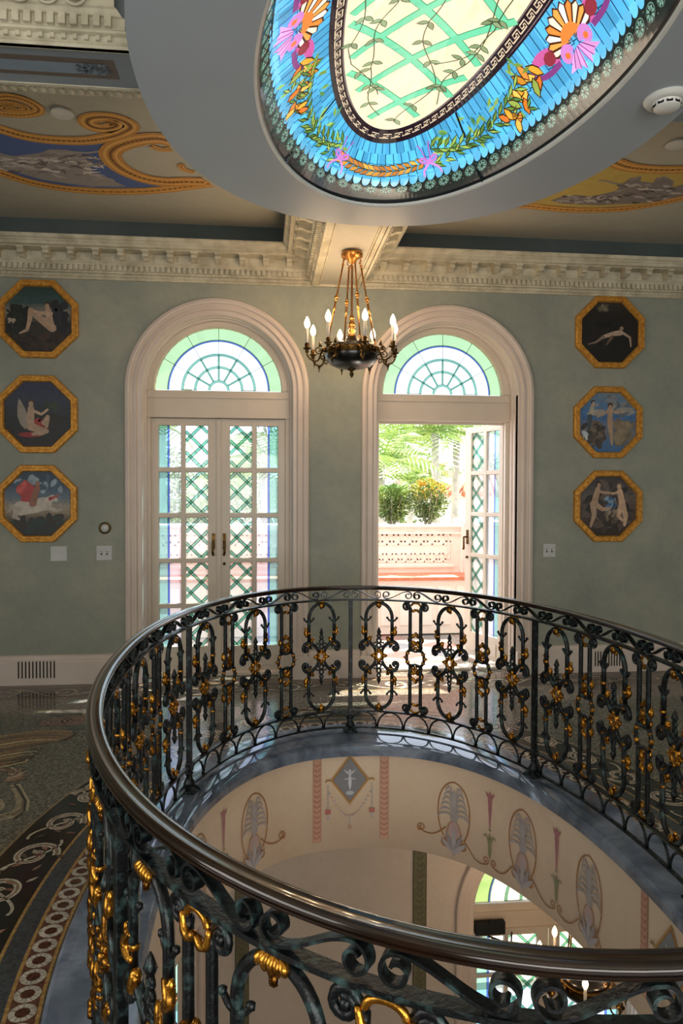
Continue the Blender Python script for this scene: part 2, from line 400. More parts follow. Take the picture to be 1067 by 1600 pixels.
# cornice runs
def cornice(name, o0, u, L, nrm, label, egg=False, extra=0, m0=0, m1=0):
    """o0 start, u along, nrm out of wall; m0/m1 mitre factor (+1 shortens with depth)"""
    o0 = V(o0); u = V(u); nrm = V(nrm); up = V((0, 0, 1)); mb = MB()
    P = [(0, 3.395), (.022, 3.395), (.028, 3.405), (.022, 3.415), (.03, 3.42), (.034, 3.435), (.028, 3.44), (.045, 3.445), (.045, 3.455), (.05, 3.456), (.05, 3.50), (.06, 3.502),
         (.075, 3.52), (.085, 3.525), (.085, 3.595), (.20, 3.598), (.205, 3.604), (.235, 3.607), (.235, 3.632), (.245, 3.636), (.25, 3.645), (.268, 3.655), (.275, 3.667), (.275, 3.68), (.0, 3.68)]
    rows = []
    for d, z in P: rows.append([o0+u*(d*m0)+nrm*d+up*z, o0+u*(L-d*m1)+nrm*d+up*z])
    mb.grid(rows)
    T = lambda p: o0+u*p.x+nrm*p.y+up*p.z
    s0 = .06*m0; s1 = L-.06*m1; k = 0; x = s0+.01
    while x < s1-.03:                                       # dentils
        mb.box(x, x+.026, .045, .072, 3.457, 3.500, T)
        mb.box(x+.004, x+.02, .025, .042, 3.418, 3.436, T); x += .044
    x = .1*m0+.06; s1 = L-.1*m1
    if egg:
        while x < s1-.08:
            mb.smooth = True; mb.ball((x+.05, .105, 3.56), .028, .02, .034, 10, T)
            mb.tube([T(V((x+.05+.042*cos(a), .098+.0*a, 3.56+.045*sin(a)))) for a in [pi*i/8-pi for i in range(9)]], .006, 5); mb.smooth = False
            x += .105
    else:
        while x < s1-.06:                                   # scroll modillions
            mb.box(x-.004, x+.054, .08, .20, 3.585, 3.599, T)
            mb.smooth = True
            pr = [(.085, 3.53), (.12, 3.535), (.15, 3.55), (.185, 3.552), (.195, 3.568), (.185, 3.588), (.085, 3.588)]
            rows = [[T(V((x+xx, d, z))) for d, z in pr] for xx in (.002, .048)]; mb.smooth = False; mb.grid(rows, closed_u=True, caps=True)
            mb.smooth = True; mb.ball((x+.025, .178, 3.57), .03, .017, .017, 8, T); mb.smooth = False
            mb.box(x+.085, x+.165, .088, .092, 3.535, 3.585, T)
            x += .197
    return struct(mb.build(name, M['cornice']), label)
cornice('trim_3', (XL, YW, 0), (1, 0, 0), .435-XL, (0, -1, 0), 'antiqued cornice along the wall left of the beam', m1=1)
cornice('trim_4', (.83, YW, 0), (1, 0, 0), XR-.83, (0, -1, 0), 'antiqued cornice along the wall right of the beam', m0=1)
cornice('trim_5', (.435, 4.0, 0), (0, 1, 0), YW-4.0, (-1, 0, 0), 'cornice along left side of the central beam', m1=1)
cornice('trim_6', (.83, 4.0, 0), (0, 1, 0), YW-4.0, (1, 0, 0), 'cornice along right side of the central beam', m1=1)
cornice('trim_7', (XL, 3.12, 0), (1, 0, 0), 3.7, (0, -1, 0), 'egg and dart cornice on the near side of the left beam', egg=True, m1=1)
# a short return closing that cornice beside the ring
mb = MB(); mb.box(-.5, -.44, 2.6, 3.12, 3.40, CZ); struct(mb.build('trim_8', M['cornice']), 'antiqued return beside the blue ring')
# beams
mb = MB(); mb.box(.435, .83, 4.0, YW, 3.415, CZ)
struct(mb.build('trim_9', M['coffer']), 'central ceiling beam carrying the chandelier')
mb = MB()
for x0, x1, z in ((.435, .47, 3.402), (.795, .83, 3.402), (.475, .487, 3.408), (.778, .79, 3.408)): mb.box(x0, x1, 4.0, YW-.02, z, 3.418)
mb.box(.435, .83, YW-.035, YW, 3.395, 3.418)
struct(mb.build('trim_10', M['cornice'], bevel=.003), 'moulded edging under the central beam')
mb = MB(); mb.box(XL, .0, 3.12, 3.42, 3.41, CZ); mb.box(1.25, XR, 3.12, 3.42, 3.41, CZ)
bm_ = struct(mb.build('trim_11', M['slateblue']), 'slate blue cross beam left of the ring')
mb = MB(); mb.box(XL, -.3, 3.41, 3.535, 3.43, 3.5); mb.box(XL, -.3, 3.41, 3.43, 3.405, 3.44); mb.box(XL, -.3, 3.10, 3.125, 3.395, 3.42)
x = XL
while x < -.35:
    mb.smooth = True; mb.ball((x, 3.455, 3.428), .017, .02, .013, 8); mb.ball((x+.021, 3.495, 3.43), .013, .034, .012, 8); x += .042
struct(mb.build('trim_12', M['cornice']), 'leaf moulding along the far edge of the cross beam')
a = Art(.001)
a.rect(XL+.3, -.62, 3.20, 3.345, '#65594f', 0, nu=6); a.rect(XL+.34, -.66, 3.235, 3.315, '#7d8b98', 1, nu=6)
for i in range(60):
    a.leaf((-.66-random.random()*.12, 3.24+random.random()*.07), random.random()*6, .03, .008, '#4f5a62', 2)
a.build('painted_panel', lambda u, v, h: (u, v, 3.41-h), M['paint'], bm_)
# oval ring round the skylight ------------------------------------------------
KEYS = [(0, .663, 2.74, .684, 1.257, .064, 3.19), (.09, .634, 2.606, .602, 1.20, .041, 3.235), (.27, .629, 2.466, .381, 1.191, .043, 3.35), (.32, .629, 2.45, .33, 1.13, .043, 3.37), (1.0, .63, 2.42, .001, .001, .043, 3.43)]
def dome(th, s, h=0):
    if s < 0: k0, k1, t = KEYS[0], KEYS[0], 0
    else:
        i = 0
        while i < 3 and s > KEYS[i+1][0]: i += 1
        k0, k1 = KEYS[i], KEYS[i+1]; t = (s-k0[0])/(k1[0]-k0[0])
    cx, cy, A, B, rt, z = [k0[j]+(k1[j]-k0[j])*t for j in range(1, 7)]
    if i_ := (s > .32): z = 3.37+.06*(1-((1-s)/.68)**2)
    x, y = A*cos(th), B*sin(th)
    return V((cx+x*cos(rt)-y*sin(rt), cy+x*sin(rt)+y*cos(rt), z-h))
mb = MB(); mb.smooth = True; n = 180
def ringrow(src, z): return [V((src[i].x, src[i].y, z)) for i in range(n)]
cen = V((.64, 2.78))
def sorted_ring(fn):
    # resample curves by polar angle so that rows correspond
    pts = [fn(i/720) for i in range(720)]; ang = [(atan2(p.y-cen.y, p.x-cen.x), p) for p in pts]; out = []
    for k in range(n):
        t = -pi+2*pi*(k+.5)/n; out.append(min(ang, key=lambda q: abs(q[0]-t))[1])
    return out
ro = sorted_ring(lambda f: RINGO.at(f)); ri = sorted_ring(lambda f: dome(2*pi*f, 0).xy)
ri2 = [p+(cen-p).normalized()*-.012 for p in ri]
mb.grid([ringrow(ro, CZ), ringrow(ro, 3.175), ringrow(ri2, 3.165)], closed_u=True); 
mb.mi = 1; mb.grid([ringrow(ri2, 3.165), ringrow(ri, 3.168), ringrow(ri, 3.20)], closed_u=True)
o = mb.build('ceiling_ring', [M['ring'], M['white']]); struct(o, 'flat blue grey oval ring of ceiling around the skylight')
md = o.modifiers.new('e', 'EDGE_SPLIT'); md.split_angle = R(35)
# ================================================================== SKYLIGHT
sky_root = tag(empty('skylight', (.66, 2.6, 3.2)), 'large oval stained glass dome skylight glowing in the ceiling ring', 'skylight')
a = Art(.0012)
N = 200; T2 = [2*pi*i/N for i in range(N+1)]
def band(s0, s1, col, layer, jt=0, ns=1, step=1):
    for i in range(0, N, step):
        for j in range(ns):
            u0, u1 = T2[i], T2[min(i+step, N)]; q0 = s0+(s1-s0)*j/ns; q1 = s0+(s1-s0)*(j+1)/ns
            a.poly([(u0, q0), (u1, q0), (u1, q1), (u0, q1)], jit(col, jt) if jt else col, layer)
band(-.0, .012, '#101314', 0); band(.012, .095, '#15201f', 0, .25, 2)
band(.09, .27, '#4fa8d8', 0, .28, 3, 2)
band(.265, .325, '#20151d', .5)
band(.27, .275, '#7d6b70', 1); band(.318, .322, '#8d7b78', 1)
band(.325, 1.0, '#efdfbc', 0, .07, 10)
# th density measure
def dl(th): return (dome(th+.01, .05)-dome(th-.01, .05)).length/.02
def ths(step, s=.05):
    out = []; th = 0
    while th < 2*pi: out.append(th); th += step/((dome(th+.01, s)-dome(th-.01, s)).length/.02)
    k = 2*pi/(th) ; return [t*k for t in out]
def W2(th, s):   # local metric: metres per unit th and per unit s
    return (dome(th+.01, s)-dome(th-.01, s)).length/.02, (dome(th, s+.01)-dome(th, s-.01)).length/.02
def loc(th, s):
    wu, wv = W2(th, s); return lambda x, y: (th+x/wu, s+y/wv)
# border roundels
for th in ths(.082):
    if (th+.15) % (2*pi) < 0: continue
    L = loc(th, .05); oval = 1.25 if (cos(th) > .25 or cos(th) < -.6) else 1
    for r_, c in ((.031, '#5f7f72'), (.0275, '#141d1a')): a.poly([L(r_*cos(t), r_*oval*sin(t)) for t in [2*pi*i/14 for i in range(14)]], c, 1 if r_ > .03 else 2)
    for k in range(8):
        t = 2*pi*k/8; pts = [L(.006*cos(t), .006*sin(t)*oval), L(.022*cos(t-.3), .022*oval*sin(t-.3)), L(.026*cos(t), .026*oval*sin(t)), L(.022*cos(t+.3), .022*oval*sin(t+.3))]
        a.poly(pts, '#71978a', 3)
    for y in (-.036, .036):
        for x in (-.02, .02): a.poly([L(x+.02+.004*cos(t), y+.004*sin(t)) for t in (0, 1.6, 3.1, 4.7)], '#5c766c', 2)
# blue scalloped tiles
for k, th in enumerate(ths(.047, .12)):
    L = loc(th, .10)
    a.poly([L(.022*cos(t), -.016+.026*sin(t)) for t in [pi+pi*i/7 for i in range(8)]]+[L(.022, .01), L(-.022, .01)], jit('#5fb4de', .22), 1)
    for s0, s1, o_ in ((.10, .16, 0), (.16, .215, .5), (.215, .268, 0)):
        wu, _ = W2(th, .15); p0 = (th+(.5+o_)*.047/wu, s0); p1 = (th+(.5+o_)*.047/wu, s1)
        a.stroke([p0, p1], .0042/wu, '#0d2c40', 1.4)
    a.stroke([(th, .16), (th+.047/W2(th, .15)[0], .166)], .003, '#12384c', 1.4)
# greek key band
for th in ths(.062, .295):
    L = loc(th, .297); P = [(-.028, -.014), (-.028, .014), (.012, .014), (.012, -.003), (-.006, -.003), (-.006, .004), (-.016, .004), (-.016, -.012), (.03, -.012)]
    a.stroke([L(x, y) for x, y in P], .006/W2(th, .297)[1]*1.0, '#d9c3a6', 2)
# straps of the lattice and vines over the cream centre, in plan coordinates
def inv(x, y):
    # plan -> (th,s) inside the cream field
    best = None
    cx, cy, rt = .629, 2.45, .043; X = (x-cx)*cos(rt)+(y-cy)*sin(rt); Y = -(x-cx)*sin(rt)+(y-cy)*cos(rt)
    for _ in range(3):
        th = atan2(Y/1.13, X/.33); q = sqrt((X/.33)**2+(Y/1.13)**2)
    return th, .32+.68*(1-min(q, .999)), q
aC = Art(.0012)
def clip_line(p, q, n=26):
    out = []
    for i in range(n+1):
        x = p[0]+(q[0]-p[0])*i/n; y = p[1]+(q[1]-p[1])*i/n; th, s, k = inv(x, y)
        if k < .985: out.append((x, y))
    return out
mids = [((.27, .9*.27+2.505+.29*k), (.99, .9*.99+2.505+.29*k)) for k in range(-8, 5)]+[((.27, -1.05*.27+3.39+.3*k), (.99, -1.05*.99+3.39+.3*k)) for k in range(-7, 5)]
for p, q in mids:
    c = clip_line(p, q)
    if len(c) > 2:
        aC.stroke(c, .036, '#2a7a5c', 2+.01*len(c)); aC.stroke(c, .030, '#6fcfa2', 3+.01*mids.index((p, q)))
def vine(pts):
    P = []
    for i in range(len(pts)-1):
        for k in range(12):
            t = k/12; P.append((pts[i][0]+(pts[i+1][0]-pts[i][0])*t+.025*sin((i+t)*5.1), pts[i][1]+(pts[i+1][1]-pts[i][1])*t+.02*cos((i+t)*4.3)))
    P = [p for p in P if inv(*p)[2] < .95]
    if len(P) < 3: return
    aC.stroke(P, .0045, '#4c5238', 4)
    for k in range(2, len(P)-1, 4):
        ang = atan2(P[k+1][1]-P[k-1][1], P[k+1][0]-P[k-1][0])
        for sg in (-1, 1): aC.leaf(P[k], ang+sg*(.7+random.random()*.5), .05, .023, jit('#8a9a72', .2), 5, out=('#33402a', .0032))
vine([(.42, 1.4), (.5, 1.9), (.42, 2.3), (.48, 2.7), (.42, 3.1), (.55, 3.5)]); vine([(.65, 1.3), (.6, 1.8), (.7, 2.3), (.62, 2.8), (.72, 3.2), (.6, 3.6)])
vine([(.85, 1.6), (.8, 2.1), (.88, 2.5), (.82, 3.0), (.75, 3.4)]); vine([(.3, 2.0), (.36, 2.5), (.34, 3.0), (.5, 3.3)]); vine([(.93, 2.1), (.9, 2.8), (.7, 3.1)])
def fplan(u, v, h): th, s, k = inv(u, v); p = dome(th, s); return V((u, v, p.z-h))
# scallop shells, acanthus and ribbons on the blue
def shell(th, s=.175, rot=0, k=1.0):
    L0 = loc(th, s); L = lambda x, y: L0(k*(x*cos(rot)-y*sin(rot)), k*(x*sin(rot)+y*cos(rot)))
    for i in range(11):
        t0 = -.25+i*(pi+.5)/11; t1 = t0+(pi+.5)/11; tm = (t0+t1)/2
        c = ['#f4e2c8', '#f2a24e', '#f7efe2', '#e88a3c'][i % 4]
        P = [L(.012*cos(tm), .012*sin(tm)), L(.10*cos(t0), .085*sin(t0)+.02), L(.115*cos(tm), .10*sin(tm)+.02), L(.10*cos(t1), .085*sin(t1)+.02)]
        a.poly(P, c, 4); a.stroke(P, .006, '#43220e', 5, closed=True)
    a.poly([L(.05*cos(t), .045*sin(t)+.012) for t in [pi*i/9 for i in range(10)]], '#e2803a', 6)
    for sg in (-1, 1):
        a.stroke([L(*p) for p in spiral((sg*.055, -.02), .03, .006, 0 if sg < 0 else pi, 1.3, sgn=-sg)], .017, '#c77fc4', 7)
        a.poly([L(sg*.055+.012*cos(t), -.02+.012*sin(t)) for t in [2*pi*i/8 for i in range(8)]], '#e9713a', 8)
        for j in range(3):
            b0 = (sg*(.015+.022*j), -.05); a.poly([L(sg*.01*j, -.02), L(b0[0]+sg*.03, -.055-.01*j), L(b0[0], -.105+.014*j), L(b0[0]-sg*.012, -.06)], jit('#dd9ad6', .15), 7)
            a.stroke([L(sg*.01*j, -.02), L(b0[0], -.1+.014*j)], .003, '#6b2c66', 8)
    # side acanthus scrolls
    for sg in (-1, 1):
        a.stroke([L(*p) for p in bez((sg*.09, .0), (sg*.14, .05), (sg*.2, .06), (sg*.24, .02), 10)], [.05*(1-.07*i) for i in range(11)], '#c45a9a', 4)
        a.stroke([L(*p) for p in bez((sg*.1, -.02), (sg*.16, -.02), (sg*.2, -.03), (sg*.26, .03), 10)], .016, '#7c3a7a', 5)
        a.poly([L(sg*.13+.03*cos(t), .02+.026*sin(t)) for t in [2*pi*i/9 for i in range(9)]], '#8a2f3c', 5)
        cols = ['#f0a636', '#d9742c', '#f2c45c', '#8fa04a', '#e88a3c', '#c9862c', '#f2b450']
        for j in range(16):
            q = j/15; x = sg*(.19+.27*q); y = .03*sin(q*5.5)-.03*q; an = (0 if sg > 0 else pi)+sg*[.9, -.7, .35, -1.3, 1.4][j % 5]; Lf = .085-.02*q; wd = .03
            P = [(0, 0), (Lf*.3, wd*.55), (Lf*.65, wd*.6), (Lf, wd*.1), (Lf*.7, -wd*.35), (Lf*.3, -wd*.5)]
            P = [L(x+u*cos(an)-v*sin(an), y+u*sin(an)+v*cos(an)) for u, v in P]; a.poly(P, jit(cols[j % 7], .1), 5+.13*j); a.stroke(P, .005, '#35200c', 5.05+.13*j, closed=True)
for th, k in ((3.0, 1.15), (.07, 1.2), (-1.2, 1), (-2.0, 1)): shell(th, .17, k=k)
def bow(th, s=.15):
    L = loc(th, s)
    for sg in (-1, 1):
        a.stroke([L(*p) for p in bez((0, 0), (sg*.05, .06), (sg*.08, .0), (0, -.005), 10)], .012, '#b874c0', 9)
        a.stroke([L(*p) for p in bez((0, 0), (sg*.02, -.03), (sg*.05, -.03), (sg*.045, -.075), 10)], .013, '#c98acb', 9)
        a.stroke([L(*p) for p in bez((0, 0), (sg*.03, .04), (sg*.01, .07), (sg*.04, .1), 10)], .009, '#a25aa8', 9)
    a.poly([L(.014*cos(t), .014*sin(t)) for t in [2*pi*i/8 for i in range(8)]], '#c07ac6', 10)
for th in (1.12, 1.98, 4.2): bow(th)
# wheat and laurel swags between
def swag(t0, t1, s0, dip, cols, n=20, w=.02, Lf=.06):
    for i in range(n+1):
        q = i/n; th = t0+(t1-t0)*q; s = s0-dip*sin(pi*q); L = loc(th, s)
        for sg in (-1, 1):
            an = sg*.6+(0 if t1 > t0 else pi); P = [L(0, 0), L(Lf*.5*cos(an)-w*.5*sin(an), Lf*.5*sin(an)+w*.5*cos(an)), L(Lf*cos(an), Lf*sin(an)), L(Lf*.5*cos(an)+w*.5*sin(an), Lf*.5*sin(an)-w*.5*cos(an))]
            a.poly(P, jit(random.choice(cols), .15), 6+.02*i); a.stroke(P, .0042, '#2c2c14', 6.6+.02*i, closed=True)
swag(1.16, 1.94, .15, .015, ['#b8763a', '#d9a24a', '#c98a3c'], 14, .026, .055)
for t0, t1 in ((1.08, .42), (2.02, 2.7)): swag(t0, t1, .2, .05, ['#6e8a3c', '#8fae52', '#4e7a3a'], 13, .02, .08); swag(t0, t1, .13, -.02, ['#a4b85c', '#5c8a42'], 8, .018, .06)
for i in range(60):
    th = random.choice((.5, .9, 2.2, 2.6))+random.uniform(-.2, .2); L = loc(th, random.uniform(.12, .25)); an = random.random()*6
    a.poly([L(0, 0), L(.03*cos(an)-.01*sin(an), .03*sin(an)+.01*cos(an)), L(.06*cos(an), .06*sin(an)), L(.03*cos(an)+.01*sin(an), .03*sin(an)-.01*cos(an))], jit(random.choice(['#79963f', '#4f7f46', '#93b25a']), .2), 6)
# rib bars across the blue
for th in (.78, 2.4, -.78, -2.4): a.stroke([(th, .0), (th, .27)], .014, '#0c1416', 8.9)
g = a.build('stained_glass', lambda u, v, h: dome(u, v, h), M['skyglass'], sky_root)
g2 = aC.build('lattice_glass', fplan, M['skyglass'], sky_root)
for o in (g, g2): o.matrix_parent_inverse = Matrix.Translation(-V(sky_root.location))
mb = MB(); rows = []
for k in range(120):
    th = 2*pi*k/120; p = dome(th, 0); nrm = (V((p.x, p.y, 0))-V((.66, 2.74, 0))).normalized()
    rows.append([p+nrm*x+V((0, 0, z)) for x, z in ((-.008, -.004), (.008, -.012), (.012, .05), (-.008, .05))])
mb.grid(rows, closed_u=True, closed_v=True); o = mb.build('black_rim', M['rim'], sky_root); o.matrix_parent_inverse = Matrix.Translation(-V(sky_root.location))

# ================================================================== DOORS AND FANLIGHTS
def casing(name, cx, r_out, zs, zb, lab, y=YW, w=.14):
    k = w/.14; mb = MB()
    pr = [(r_out, y), (r_out, y-.028), (r_out-.008*k, y-.04), (r_out-.03*k, y-.046), (r_out-.045*k, y-.04), (r_out-.05*k, y-.028), (r_out-.058*k, y-.022), (r_out-.085*k, y-.03), (r_out-.095*k, y-.03),
          (r_out-.10*k, y-.012), (r_out-.108*k, y-.006), (r_out-w+.006, y-.006), (r_out-w, y+.0), (r_out-w, y+.05)]
    arch_sweep(mb, cx, zs, zb, pr, 48)
    # inner reveal with stepped stops
    q = r_out-w; mb2 = [(q, y+.05), (q-.008, y+.055), (q-.008, y+.10), (q-.02, y+.105), (q-.02, y+.2)]
    arch_sweep(mb, cx, zs, zb, mb2, 48); mb.box(cx-r_out-.006, cx-q, y-.05, y+.02, zb, zb+.2); mb.box(cx+q, cx+r_out+.006, y-.05, y+.02, zb, zb+.2)
    return struct(mb.build(name, M['casing']), lab)
casing('trim_13', -.385, .778, 2.495, 0, 'moulded white arch around the closed left doors')
casing('trim_14', 1.625, .775, 2.497, 0, 'moulded white arch around the open right doorway')
casing('trim_15', 2.67, .95, -2.19, FL, 'moulded arch around the lower right doors', w=.17)
casing('trim_16', -1.45, .95, -2.19, FL, 'moulded arch around the lower left doors', w=.17)
CL = (.90, .95, 1.0)
def fan(name, cx, zs, R0, r_, lab, dtop, y=YW+.17):
    root = struct(empty(name, (cx, y, zs)), lab); k = r_/.547
    mb = MB(); n = 40
    for (ra, rb, ya, yb) in ((r_, R0, 0, .05),):
        P = [(ra, ya+.02), (ra+.012, ya), (rb-.06*k, ya), (rb-.055*k, ya-.012), (rb-.035*k, ya-.012), (rb-.03*k, ya), (rb, ya), (rb, yb), (ra, yb)]
        mb.grid([[V((-q*cos(pi*i/n), w, q*sin(pi*i/n))) for i in range(n+1)] for q, w in P], closed_v=True)
    h = dtop-zs
    mb.box(-R0, R0, 0, .05, h, -.005); mb.box(-R0, R0, -.014, 0, -.07*k, -.055*k); mb.box(-R0, R0, -.02, 0, h+.0, h+.02)
    mb.build('fan_frame', M['frame'], root)
    a = Art(.0012)
    for i in range(24):
        t0, t1 = pi*i/24, pi*(i+1)/24
        for q0, q1, c in ((.0, .44, (.42, .45, .47)), (.44, .547, (.19, .27, .15))):
            a.poly([(q*k*cos(t), q*k*sin(t)) for q, t in ((q0, t0), (q1, t0), (q1, t1), (q0, t1))], jit(c, .03), 0)
    def arc(q, w, c, ly, mi=0): a.stroke([(q*k*cos(pi*i/36), q*k*sin(pi*i/36)) for i in range(37)], w*k, c, ly, mi)
    arc(.437, .014, (.07, .13, .38), 1); arc(.446, .0025, '#1d2b26', 2, 1); arc(.428, .002, '#1d2b26', 2, 1)
    for q in (.315, .205, .083): arc(q, .024, (.18, .38, .30), 1); arc(q+.010, .0022, '#1d2b26', 2, 1); arc(q-.010, .0022, '#1d2b26', 2, 1)
    for i in range(1, 6):
        t = pi*i/6; a.stroke([(.325*k*cos(t), .325*k*sin(t)), (.546*k*cos(t), .546*k*sin(t))], .004*k, '#1d2b26', 2, 1)
        a.stroke([(.09*k*cos(t), .09*k*sin(t)), (.315*k*cos(t), .315*k*sin(t))], .015*k, (.12, .29, .22), 1)
        for sg in (-1, 1):
            dx, dy = -sin(t)*.008*k*sg, cos(t)*.008*k*sg
            a.stroke([(.09*k*cos(t)+dx, .09*k*sin(t)+dy), (.315*k*cos(t)+dx, .315*k*sin(t)+dy)], .002*k, '#1d2b26', 2, 1)
    for x0, x1 in ((-.325, -.195), (.195, .325)): a.stroke([(x0*k, .004), (x1*k, .004)], .006, '#1d2b26', 2, 1)
    a.build('fan_glass', lambda u, v, h: (u, .03-h, v), [M['stained'], M['lead']], root)
    return root
fan('window_1', -.39, 2.517, .66, .547, 'semicircular leaded fanlight above the closed doors', 2.275)
fan('window_2', 1.62, 2.517, .66, .547, 'semicircular leaded fanlight above the open doorway', 2.275)
fan('window_3', 2.67, -2.19, .80, .72, 'leaded fanlight of the lower right doors', -2.44)
fan('window_4', -1.45, -2.19, .80, .72, 'leaded fanlight of the lower left doors', -2.44)
def leafdoor(wd, top, bot, colw, rows, mirror, handle=True):
    """door leaf; local x 0..wd from hinge side to meeting side, y 0..-.. , z absolute"""
    root = empty('door_leaf'); mb = MB(); sx = -1 if mirror else 1
    X = lambda x: sx*x
    def bx(x0, x1, y0, y1, z0, z1): mb.box(min(X(x0), X(x1)), max(X(x0), X(x1)), y0, y1, z0, z1)
    c0, c1, c2, c3 = colw; hh = .045
    bx(0, c0, 0, hh, bot, top); bx(c3, wd, 0, hh, bot, top); bx(c1, c2, 0, hh, bot, top)
    zt = rows[0][0]; zb = rows[-1][1]
    bx(c0-.004, c3+.004, .001, hh-.001, zt, top-.001); bx(c0-.004, c3+.004, .001, hh-.001, bot+.001, zb)
    for (a0, b0), (a1, b1) in zip(rows, rows[1:]): bx(c0-.004, c3+.004, .002, hh-.002, a1, b0)
    bx(c0+.02, c3-.02, -.008, 0, bot+.05, zb-.06); bx(0, .006, -.006, 0, bot, top)
    mb.build('frame', M['frame'], root, bevel=.004)
    for (z1, z0) in rows:
        for (xa, xb, kind) in ((c0, c1, 'b'), (c2, c3, 'l')):
            a = Art(.001); w = xb-xa
            if kind == 'b':
                a.rect(xa, xb, z0, z1, (.58, .64, .78), 0); a.rect(xa, xa+.4*w, z0, z1, (.34, .62, .55), 1); a.rect(xa+.4*w, xa+.47*w, z0, z1, (.10, .17, .6), 2)
                a.rect(xa+.385*w, xa+.40*w, z0, z1, '#1d2b26', 3, 1); a.rect(xa+.47*w, xa+.482*w, z0, z1, '#1d2b26', 3, 1)
            else:
                a.rect(xa, xb, z0, z1, (.55, .62, .64), 0); h = z1-z0; st = w*.98; off = w*.25
                def diag(c, sg, bw):
                    # line u*sg + c = v clipped to pane
                    P = []
                    for i in range(25):
                        u = w*i/24; v = c+sg*u
                        if 0 <= v <= h: P.append((u, v))
                    # exact ends
                    ends = []
                    for u in (0, w):
                        v = c+sg*u
                        if 0 <= v <= h: ends.append((u, v))
                    for v in (0, h):
                        u = (v-c)/sg
                        if 0 < u < w: ends.append((u, v))
                    if len(ends) < 2: return
                    ends.sort(); e0, e1 = ends[0], ends[-1]
                    if math.hypot(e1[0]-e0[0], e1[1]-e0[1]) < .02: return
                    pts = [(xa+e0[0], z0+e0[1]), (xa+e1[0], z0+e1[1])]
                    a.stroke(pts, bw, (.13, .36, .27), 1)
                    dx, dy = (e1[0]-e0[0]), (e1[1]-e0[1]); q = math.hypot(dx, dy)
                    for g_ in (-1, 1):
                        nx, ny = -dy/q*bw/2*g_, dx/q*bw/2*g_; a.stroke([(p[0]+nx, p[1]+ny) for p in pts], .005, '#1d2b26', 2, 1)
                for j in range(-3, 5): diag(off+j*st*.95, 1.0, .024); diag(off+j*st*.95+w*.45, -1.0, .024)
            for p0, p1 in (((xa, z0), (xb, z0)), ((xa, z1), (xb, z1)), ((xa, z0), (xa, z1)), ((xb, z0), (xb, z1))): a.stroke([p0, p1], .006, '#1d2b26', 3, 1)
            a.build('glass_pane', lambda u, v, h, s=sx: (s*u, .022-h, v), [M['stained'], M['lead']], root)
    if handle:
        mb = MB(); x = X(wd-.045); mb.box(x-.014, x+.014, -.008, 0, 1.12, 1.26); mb.smooth = True
        mb.tube([(x, 0, 1.19), (x, -.045, 1.19), (x-sx*.005, -.05, 1.17), (x-sx*.004, -.05, 1.08)], [.009, .009, .009, .011], 8)
        mb.ball((x, -.05, 1.075), .013); mb.build('door_handle', M['bronze'], root)
        if not mirror: pass
        else:
            mb = MB(); mb.smooth = True; mb.ball((x, -.01, .99), .014); mb.build('lock_knob', M['bronze'], root)
    return root
ROWS = [(2.21, 1.84), (1.80, 1.44), (1.40, 1.04), (1.00, .64), (.60, .26)]
def pair(name, cx, lab, y=YW+.19, opened=False):
    root = struct(empty(name, (cx, y, 0)), lab)
    mb = MB(); mb.box(-.65, -.585, -.02, .05, 0, 2.275); mb.box(.585, .65, -.02, .05, 0, 2.275); mb.box(-.64, .64, -.04, .12, -.0, .025); mb.box(-.6, .6, .046, .07, 2.25, 2.34); mb.box(-.64, .64, .028, .07, 2.27, 2.34)
    if not opened: mb.box(-.022, .022, -.012, .0, .03, 2.262); mb.box(-.02, .02, .046, .06, .03, 2.262)
    mb.build('door_frame', M['frame'], root, bevel=.004)
    for mir in (False, True):
        lf = leafdoor(.583, 2.268, .03, (.065, .255, .295, .49), ROWS, mir); lf.parent = root
        lf.location = (.585 if mir else -.585, .0, 0)
        if opened: lf.rotation_euler = (0, 0, R(-69) if mir else R(97)); lf.location.y = .03
    return root
pair('door_1', -.39, 'closed white french doors with leaded lattice glass')
d2 = pair('door_2', 1.62, 'white french doors standing open to the balcony', opened=True)
LR = [(-2.51+FL*0-i*.39, -2.87-i*.39) for i in range(5)]
def lowpair(name, cx, lab):
    root = struct(empty(name, (cx, YW+.19, 0)), lab)
    for mir in (False, True):
        lf = leafdoor(.775, -2.44, FL+.02, (.09, .35, .39, .67), LR, mir, False); lf.parent = root; lf.location = (.78 if mir else -.78, 0, 0)
    return root
lowpair('door_3', 2.67, 'lower storey french doors seen below the handrail'); lowpair('door_4', -1.45, 'lower storey doors at left')
# black door closer on the lower right door
mb = MB(); y = YW+.1
(x0, z1), (x1, z0) = ony(742, 1441, y), ony(788, 1457, y)
mb.box(x0, x1, y-.03, y+.03, z0, z1); mb.smooth = True; mb.ball(((x0+x1)/2, y-.03, z1+.01), .025)
mb.tube([((x0+x1)/2-.03, y-.035, z0), (x1+.05, y-.04, z0-.1), (x1+.11, y-.04, z0-.18)], .010, 8); mb.tube([(x1+.05, y-.04, z0-.1), (x1+.06, y-.03, z0+.02)], .008, 8)
tag(mb.build('door_closer', M['dark'], bevel=.004), 'black door closer with arm above the lower right doors', 'door closer')
